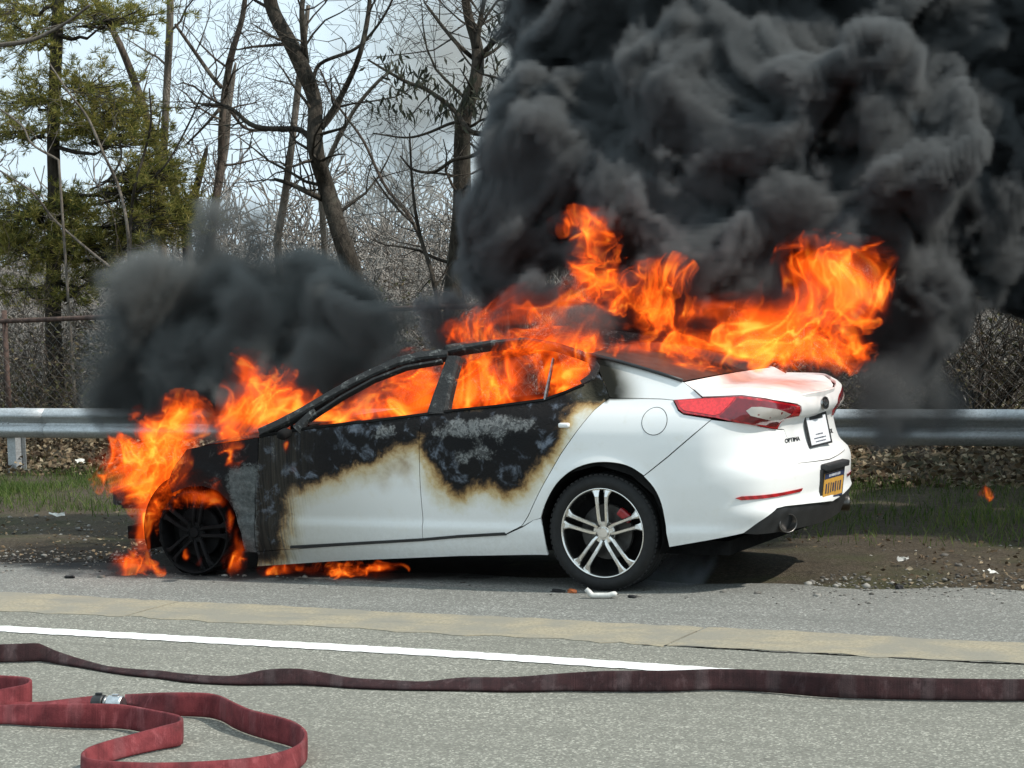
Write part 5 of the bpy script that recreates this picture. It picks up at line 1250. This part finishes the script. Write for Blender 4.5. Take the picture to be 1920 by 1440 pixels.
def flame_field(bl, vx, seed=0, size=1.0, lean=.5, pad=.05, gate=.12, clip=None):
    """flames: folded thin sheets of warped noise inside the envelope"""
    lo, hi = bounds(bl, pad)
    if clip: lo = [max(a, b) for a, b in zip(lo, clip[0])]; hi = [min(a, b) for a, b in zip(hi, clip[1])]
    n, hi, ax = grid_of(lo, hi, vx); E = envelope(bl, ax, n, lo, vx)
    E = np.minimum(E*1.15, 1.7); idx = np.nonzero(E.ravel() > .07)[0]; e = E.ravel()[idx]
    iz = idx % n[2]; iy = (idx//n[2]) % n[1]; ix = idx//(n[1]*n[2])
    P = np.stack([ax[0][ix], ax[1][iy], ax[2][iz]], 1)
    Q = P/size + seed*3.7
    Q = Q + .10*vnz(Q, 1.0, 3+seed); Q = Q + .040*vnz(Q, 2.9, 29+seed); Q = Q + .013*vnz(Q, 7.0, 51+seed)
    S = Q.copy(); S[:, 0] -= lean*Q[:, 2]; S[:, 2] *= .55         # stretched along the rising flow
    n1 = nz(3, S, 2.9, 7.1); n2 = nz(0, S, 6.0, 3.3); big = nz(1, Q, 2.0, 9.9); mid = nz(2, S, 4.5, 5.5)
    s1 = np.exp(-(n1/.20)**2); s2 = np.exp(-(n2/.25)**2)
    edge = e - gate + .15*big + .10*mid
    body = smoothstep(0, .16, edge); core = smoothstep(.35, .95, edge)
    hot = smoothstep(-.9, 1.1, nz(2, Q, 1.6, 1.7)+1.1*core-.2)
    d = body*(.018 + .95*s1 + .55*s2*(.25+.75*s1) + .20*core + .35*smoothstep(1.0, 1.6, edge))*(.12+.88*hot)
    D = np.zeros(E.size, np.float32); D[idx] = d
    return lo, hi, n, D
FIRE_MAIN = [  # u, v, Y, half width px, half height px, half depth m, strength
 (880,625,-.2,50,28,.35,.8),(935,600,.0,60,40,.35,.6),(985,575,.1,50,40,.35,.55),(1040,590,.1,60,45,.35,.6),
 (1085,420,.3,50,34,.3,.65),(1125,440,.3,42,42,.3,.55),(1092,490,.2,30,40,.3,.75),(1110,535,.1,58,50,.35,1.0),
 (1190,560,.1,60,42,.35,.9),(1240,590,.1,52,48,.35,.95),(1255,515,.2,46,36,.3,.75),(1200,520,.2,50,30,.3,.5),
 (1000,640,-.2,90,34,.4,.75),(1080,640,-.2,62,38,.4,.8),(1105,615,-.3,42,40,.3,.9),(1150,655,-.35,75,20,.22,.95),(1210,650,-.3,60,20,.22,.85),(1265,650,.0,55,36,.3,.85),
 (1240,692,-.35,60,13,.15,.6),(1330,580,.1,62,30,.3,.95),(1400,600,.1,72,42,.35,.95),(1450,612,.0,62,50,.35,1.0),(1478,652,-.05,60,40,.35,1.7),(1500,600,.0,62,60,.35,1.1),
 (1540,540,.05,68,62,.35,1.1),(1550,488,.1,62,46,.35,1.0),(1500,490,.1,40,40,.3,.8),(1600,565,.05,52,66,.35,.95),(1642,520,.05,34,62,.3,.8),(1656,560,.0,18,38,.25,.6),
 (1560,650,.0,62,52,.35,1.0),(1540,670,.15,70,22,.25,.7),(1330,645,.0,80,34,.3,.85),(1400,655,.0,70,30,.3,.8),(1010,650,-.74,60,26,.16,1.3),(1062,660,-.74,48,34,.16,1.3),(955,655,-.72,40,22,.12,.9),(1092,690,-.78,24,28,.08,1.2),(880,692,-.74,26,30,.07,.6),(1300,690,-.25,70,14,.15,.6),(1400,560,.2,60,30,.3,.5)]
FIRE_CABIN = [(690,770,-.5,55,26,.2,1.1),(740,735,-.5,50,36,.2,1.1),(640,785,-.5,40,18,.2,1.1),(620,782,-.35,42,24,.3,1.0),(670,770,-.2,45,30,.3,.75),(700,742,-.1,62,40,.35,.8),(780,712,-.2,56,48,.35,1.15),(735,768,-.2,62,26,.35,.95),(790,760,-.2,40,30,.3,1.0),
 (870,742,-.3,42,50,.35,1.2),(920,742,-.3,62,40,.35,1.2),(985,738,-.3,62,40,.35,1.2),(1055,705,-.3,50,42,.35,1.3),(950,700,-.2,60,40,.35,.75),(900,690,-.3,42,42,.35,.85),(1000,690,-.2,50,40,.35,.9),(1085,690,-.35,30,34,.3,.9)]
FIRE_FRONT = [(310,880,-.9,60,46,.14,1.3),(285,920,-.92,44,40,.12,1.2),(250,900,-.8,46,40,.16,1.1),(350,905,-.95,40,22,.08,1.0),(350,800,-.6,46,36,.25,1.0),(213,885,-.55,34,42,.22,1.27),(250,850,-.5,52,52,.3,1.57),(300,835,-.45,52,62,.3,1.66),(335,795,-.4,42,40,.3,1.13),(345,770,-.35,42,32,.25,0.74),(290,900,-.6,52,42,.3,1.73),(335,880,-.55,44,50,.25,1.50),
 (278,955,-.82,26,46,.16,1.50),(262,1000,-.86,14,50,.1,1.43),(276,1045,-.92,9,40,.06,1.34),(295,1068,-.95,14,14,.05,1.20),(330,925,-.98,50,20,.07,1.66),(365,932,-.98,45,18,.06,1.66),(395,934,-.98,26,16,.05,1.50),(402,915,-.98,12,20,.05,1.20),
 (442,838,-.86,28,36,.10,1.80),(424,805,-.72,32,32,.2,1.66),(460,770,-.55,52,40,.25,1.57),(505,770,-.5,52,46,.25,1.57),(470,712,-.5,36,42,.22,1.43),(540,742,-.45,34,40,.2,1.27),(456,682,-.5,20,26,.18,0.90),(575,765,-.4,30,30,.2,0.90),(545,700,-.4,25,20,.2,0.46),
 (440,1052,-.93,20,30,.06,1.66),(452,1030,-.93,13,26,.05,1.34),(431,978,-.97,6,34,.04,1.34),(442,1010,-.96,7,28,.04,1.06),(537,835,-1.0,9,20,.06,1.50),(545,880,-.97,12,8,.05,0.74),
 (350,1045,-.93,6,14,.04,0.90),(372,1052,-.93,6,10,.04,0.90)]
FIRE_LOW = [(232,1052,-.9,24,20,.08,1.38),(255,1058,-.88,32,20,.10,1.38),(285,1065,-.9,26,11,.08,1.26),(505,1072,-.72,24,14,.08,1.03),(540,1066,-.68,30,16,.1,1.15),(585,1070,-.7,44,19,.12,1.26),(640,1074,-.72,30,14,.1,1.15),(690,1070,-.7,42,18,.12,1.21),(730,1066,-.66,30,12,.08,0.92)]
FIRE_GRASS = [(1838,925,2.2,8,12,.05,1.2),(1852,928,2.25,9,10,.05,1.2),(1845,915,2.22,6,10,.04,.8)]
def volume_object(name, lo, hi, n, D, m):
    """a mesh that stores the field on its points; a Volume Cube reads it back voxel by voxel"""
    me = bpy.data.meshes.new(name); me.vertices.add(len(D))
    a = me.attributes.new('field', 'FLOAT', 'POINT'); a.data.foreach_set('value', np.ascontiguousarray(D, np.float32))
    o = link(name, me)
    ng = bpy.data.node_groups.new(name, 'GeometryNodeTree')
    ng.interface.new_socket('Geometry', in_out='INPUT', socket_type='NodeSocketGeometry'); ng.interface.new_socket('Geometry', in_out='OUTPUT', socket_type='NodeSocketGeometry')
    t = NT(ng); gi = t.node('NodeGroupInput'); go = t.node('NodeGroupOutput'); vc = t.node('GeometryNodeVolumeCube'); sm = t.node('GeometryNodeSetMaterial')
    p = t.xyz(t.node('GeometryNodeInputPosition').outputs[0]); ii = []
    for k in range(3):
        ii.append(t.math('ROUND', t.math('MULTIPLY', t.math('SUBTRACT', p[k], float(lo[k])), (n[k]-1)/float(hi[k]-lo[k]))))
    def imath(op, a, b):
        q = t.n.new('FunctionNodeIntegerMath'); q.operation = op; t.put(q.inputs[0], a); t.put(q.inputs[1], b); return q.outputs[0]
    id_ = imath('ADD', imath('MULTIPLY', imath('ADD', imath('MULTIPLY', ii[0], n[1]), ii[1]), n[2]), ii[2])
    na = t.node('GeometryNodeInputNamedAttribute'); na.data_type = 'FLOAT'; na.inputs['Name'].default_value = 'field'
    si = t.node('GeometryNodeSampleIndex'); si.data_type = 'FLOAT'; si.domain = 'POINT'; si.clamp = True
    t.l.new(gi.outputs[0], si.inputs['Geometry']); t.l.new(na.outputs[0], si.inputs['Value']); t.l.new(id_, si.inputs['Index'])
    t.l.new(si.outputs[0], vc.inputs['Density'])
    vc.inputs['Min'].default_value = [float(x) for x in lo]; vc.inputs['Max'].default_value = [float(x) for x in hi]
    for k, ax in enumerate('XYZ'): vc.inputs['Resolution '+ax].default_value = n[k]
    t.l.new(vc.outputs[0], sm.inputs[0]); sm.inputs['Material'].default_value = m; t.l.new(sm.outputs[0], go.inputs[0])
    me.materials.append(m)
    md = o.modifiers.new('volume', 'NODES'); md.node_group = ng
    return o
def flame_mat(name='flame', gain=1.0, opac=26.0):
    m = bpy.data.materials.new(name); m.use_nodes = True; t = NT(m.node_tree); t.n.clear()
    out = t.node('ShaderNodeOutputMaterial'); d = t.node('ShaderNodeVolumeInfo').outputs['Density']
    c = t.ramp(t.math('MULTIPLY', d, .62), [(.0, (.22, .012, .002)), (.2, (.75, .07, .005)), (.38, (1.0, .105, .006)), (.6, (1.0, .20, .013)), (.9, (1.0, .42, .055))])
    s = t.ramp(t.math('MULTIPLY', d, .62), [(0, .35), (.25, .75), (.6, 1.0), (1, 1.0)])
    em = t.node('ShaderNodeEmission'); t.put(em.inputs[0], c); t.put(em.inputs[1], t.math('MULTIPLY', t.math('MULTIPLY', s, d), opac*.62*gain))
    ab = t.node('ShaderNodeVolumeAbsorption'); ab.inputs[0].default_value = (.0, .0, .0, 1); t.put(ab.inputs['Density'], t.math('MULTIPLY', d, opac*.18))
    ad = t.node('ShaderNodeAddShader'); t.l.new(em.outputs[0], ad.inputs[0]); t.l.new(ab.outputs[0], ad.inputs[1]); t.l.new(ad.outputs[0], out.inputs['Volume'])
    m.cycles.volume_sampling = 'DISTANCE' if hasattr(m, 'cycles') else None
    return m
M_FLAME = flame_mat()
def fire(name, bl, vx, seed, size, label, lean=.5, **kw):
    lo, hi, n, D = flame_field(bl, vx, seed, size, lean, **kw)
    o = volume_object(name, lo, hi, n, D, M_FLAME); tag(o, label, 'fire', kind='stuff'); return o
fire('flames', FIRE_MAIN, .009, 1, .66, 'orange flames rolling over the roof and boot of the car')
fire('flames', FIRE_CABIN, .010, 2, .7, 'orange flames filling the cabin behind the side windows', .2)
fire('flames', FIRE_FRONT, .009, 3, .60, 'orange flames over the front wheel and bonnet', .3)
fire('flames', FIRE_LOW, .007, 4, .45, 'low flames on the ground under the sill and front wheel', .3)
fire('flames', FIRE_GRASS, .006, 5, .3, 'two small flames in the grass near the guardrail', .2)
# ---------------------------------------------------------------- smoke
def smoke_field(bl, vx, seed, soft, kids=20, grand=7, rough=.05, pad=.15, zmin=None, expo=1.0, wisp=0.0):
    """cauliflower smoke: spheres carrying smaller spheres carrying smaller ones, then eroded by noise"""
    r_ = np.random.default_rng(seed); S = []
    for u, v, Y, rp in bl:
        p, m = blob_np(u, v, Y); r = rp*m; S.append((p, r))
        for _ in range(kids):
            d = r_.normal(size=3); d /= np.linalg.norm(d); q = r*r_.uniform(.26, .50); c = p+d*(r*1.02-q*.35)*np.array([1, 1, 1]); S.append((c, q))
            for _ in range(grand):
                e = r_.normal(size=3)+d*.8; e /= np.linalg.norm(e); k = q*r_.uniform(.25, .5); S.append((c+e*(q-k*.3), k))
    C = np.array([s[0] for s in S]); R = np.array([s[1] for s in S])[:, None]
    lo = list((C-R).min(0)-pad); hi = list((C+R).max(0)+pad)
    if zmin is not None: lo[2] = max(lo[2], zmin)
    n, hi, ax = grid_of(lo, hi, vx); F_ = np.full(n, .5, np.float32)
    for p, r in S:
        w = r+soft+.06; sl = tuple(slice(max(0, int((p[i]-w-lo[i])/vx)), min(n[i], int((p[i]+w-lo[i])/vx)+2)) for i in range(3))
        if any(s.stop <= s.start for s in sl): continue
        d = np.sqrt((ax[0][sl[0]]-p[0])[:, None, None]**2+(ax[1][sl[1]]-p[1])[None, :, None]**2+(ax[2][sl[2]]-p[2])[None, None, :]**2)-r
        np.minimum(F_[sl], d, out=F_[sl])
    f = F_.ravel(); idx = np.nonzero(f < soft*.5+.12)[0]
    iz = idx % n[2]; iy = (idx//n[2]) % n[1]; ix = idx//(n[1]*n[2]); P = np.stack([ax[0][ix], ax[1][iy], ax[2][iz]], 1)
    Q = P+.10*vnz(P, .9, 5+seed)
    g = f[idx] + rough*(1.3*nz(3, Q, 1.6, 2.2)+.8*np.abs(nz(0, Q, 3.0, 6.6))+.55*np.abs(nz(1, Q, 6.0, 8.6))-.75)
    d = smoothstep(soft*.35, -soft, g)**expo
    if wisp: d *= np.clip(1-wisp+wisp*(.5+.9*nz(2, Q, 1.4, 4.4)), 0, 1.6)
    D = np.zeros(f.size, np.float32); D[idx] = d
    return lo, hi, n, D
def smoke_mat(name, dens, col, aniso=0.0, glow=None):
    m = bpy.data.materials.new(name); m.use_nodes = True; t = NT(m.node_tree); t.n.clear()
    out = t.node('ShaderNodeOutputMaterial'); pv = t.node('ShaderNodeVolumePrincipled')
    pv.inputs['Color'].default_value = (*col, 1); pv.inputs['Density'].default_value = dens; pv.inputs['Anisotropy'].default_value = aniso
    t.l.new(pv.outputs[0], out.inputs['Volume']); return m
SMOKE_MAIN = [(880,610,1.0,55),(935,530,1.0,75),(1005,430,1.2,95),(1010,330,1.5,75),(1050,250,1.5,100),(1030,130,1.7,75),(1060,20,1.8,105),
 (1080,330,1.2,105),(1130,200,1.5,115),(1130,60,1.8,130),(1200,390,1.0,105),(1245,270,1.2,105),(1290,130,1.4,105),(1340,60,1.6,85),(1250,-40,2,130),
 (1330,350,1.0,95),(1395,240,1.3,95),(1430,110,1.7,115),(1460,-10,2,130),(1340,470,.95,85),(1440,420,1.0,85),(1250,470,.95,80),
 (1520,340,1.3,95),(1565,220,1.3,105),(1625,160,1.5,95),(1685,220,1.5,85),(1705,300,1.4,75),(1645,360,1.3,85),(1565,440,1.2,85),(1655,450,1.4,85),(1590,300,1.9,110),(1540,300,2.2,120),(1480,250,2.0,110),
 (1610,30,2.3,140),(1760,80,2.6,140),(1860,150,2.8,150),(1810,300,2.4,125),(1910,330,2.8,140),(1765,420,2,115),(1865,470,2.6,110),(1725,530,1.8,95),(1700,600,1.9,75),(1640,600,1.5,70),(1760,560,2.3,75),(1950,60,2.6,150),(2020,220,3,170),(2030,420,3,150),
 (2180,100,3,200),(2200,350,3,190),(2150,540,3,130),(1120,-150,2,150),(1380,-180,2.2,160),(1650,-190,2.5,170),(1950,-170,2.8,190),(2250,-120,3,200),
 (1150,490,.95,85),(1170,600,.95,75),(1300,600,1.0,85),(1420,520,1.0,80),(1050,545,.9,65),(1560,560,1.1,80),(1250,330,2.2,160),(1390,330,2.4,170),(1150,330,2.1,130),(1300,150,2.5,150),(1120,100,2.4,100),(1480,180,2.6,150)]
SMOKE_SIDE = [(300,575,1.6,112),(250,660,1.5,82),(430,540,1.8,105),(560,570,1.7,95),(640,590,1.5,80),(690,640,1.2,75),(500,650,1.4,110),(380,680,1.5,115),(290,700,1.6,80),(610,690,1.1,80),(735,670,1.0,55),(420,740,1.3,70),(520,740,1.0,70),(560,490,1.9,40)]
SMOKE_PALE = [(760,250,14,120),(850,200,14,130),(700,290,14,80),(830,60,13,120),(900,-20,13,150),(930,160,12,140),(780,30,13,60)]
SMOKE_LOW = [(1690,640,1.9,100),(1730,720,2.2,80),(1640,700,1.5,70),(1660,680,1.9,80),(1690,740,2.0,60)]
SMOKE_WISP = [(1215,1050,-.62,26),(1250,1062,-.55,24),(1290,1070,-.45,22),(1180,900,-.75,20),(1130,885,-.76,16),(1330,1060,-.35,22)]
SMOKE_FRONTPUFF = [(1105,592,-.55,30),(1140,600,-.5,26),(1075,610,-.55,22),(930,690,-.62,26),(950,705,-.62,22),(440,735,-.75,30),(425,755,-.75,22),(660,765,-.70,26),(690,755,-.70,22)]
SMOKE_DRIFT = [(2380,360,2.7,180),(2600,330,2.8,200),(2820,260,3,220),(2450,560,2.2,150),(2650,480,3.2,190),(2400,330,4.5,190),(2650,330,5,220),(2500,300,6.2,200),(2750,350,4,200),(2300,430,5.5,140),(2900,300,5.5,230)]
M_SMOKE = smoke_mat('black_smoke', 26, (.28, .295, .30), .1); M_SMOKE2 = smoke_mat('dark_smoke', 20, (.27, .28, .27), .1)
M_PALE = smoke_mat('pale_smoke', 1.3, (.92, .91, .86), .1); M_LOW = smoke_mat('thin_smoke', 5.0, (.27, .285, .29), .1); M_WISP = smoke_mat('wisp_smoke', 3, (.6, .68, .76), .1)
M_PUFF = smoke_mat('fire_smoke', 7, (.25, .22, .21), .1)
def smoke(name, bl, vx, seed, soft, m, label, **kw):
    lo, hi, n, D = smoke_field(bl, vx, seed, soft, **kw); print(name, n, int(np.prod(n)))
    o = volume_object(name, lo, hi, n, D, m); tag(o, label, 'smoke', kind='stuff'); return o
smoke('smoke', SMOKE_MAIN, .034, 2, .10, M_SMOKE, 'thick black smoke billowing up from the car roof', rough=.085)
smoke('smoke', SMOKE_DRIFT, .085, 3, .25, M_SMOKE, 'black smoke drifting away downwind beyond the right edge', kids=8, grand=2, rough=.08)
smoke('smoke', SMOKE_SIDE, .042, 5, .26, M_SMOKE2, 'soft dark grey smoke cloud behind the burning bonnet', kids=6, grand=0, rough=.08, zmin=.35)
smoke('smoke', SMOKE_PALE, .14, 7, .7, M_PALE, 'pale smoke haze drifting behind the bare trees', kids=5, grand=0, rough=.25)
smoke('smoke', SMOKE_LOW, .05, 9, .28, M_LOW, 'thin grey smoke hanging over the guardrail by the boot', kids=5, grand=0, rough=.12, wisp=.6)
smoke('smoke', SMOKE_WISP, .012, 11, .07, M_WISP, 'bluish wisps of smoke curling behind the rear wheel', kids=5, grand=0, rough=.05, wisp=.8, pad=.05)
smoke('smoke', SMOKE_FRONTPUFF, .014, 13, .06, M_PUFF, 'brown smoke puffs mixed into the flames', kids=7, grand=2, rough=.04, wisp=.5, pad=.05)
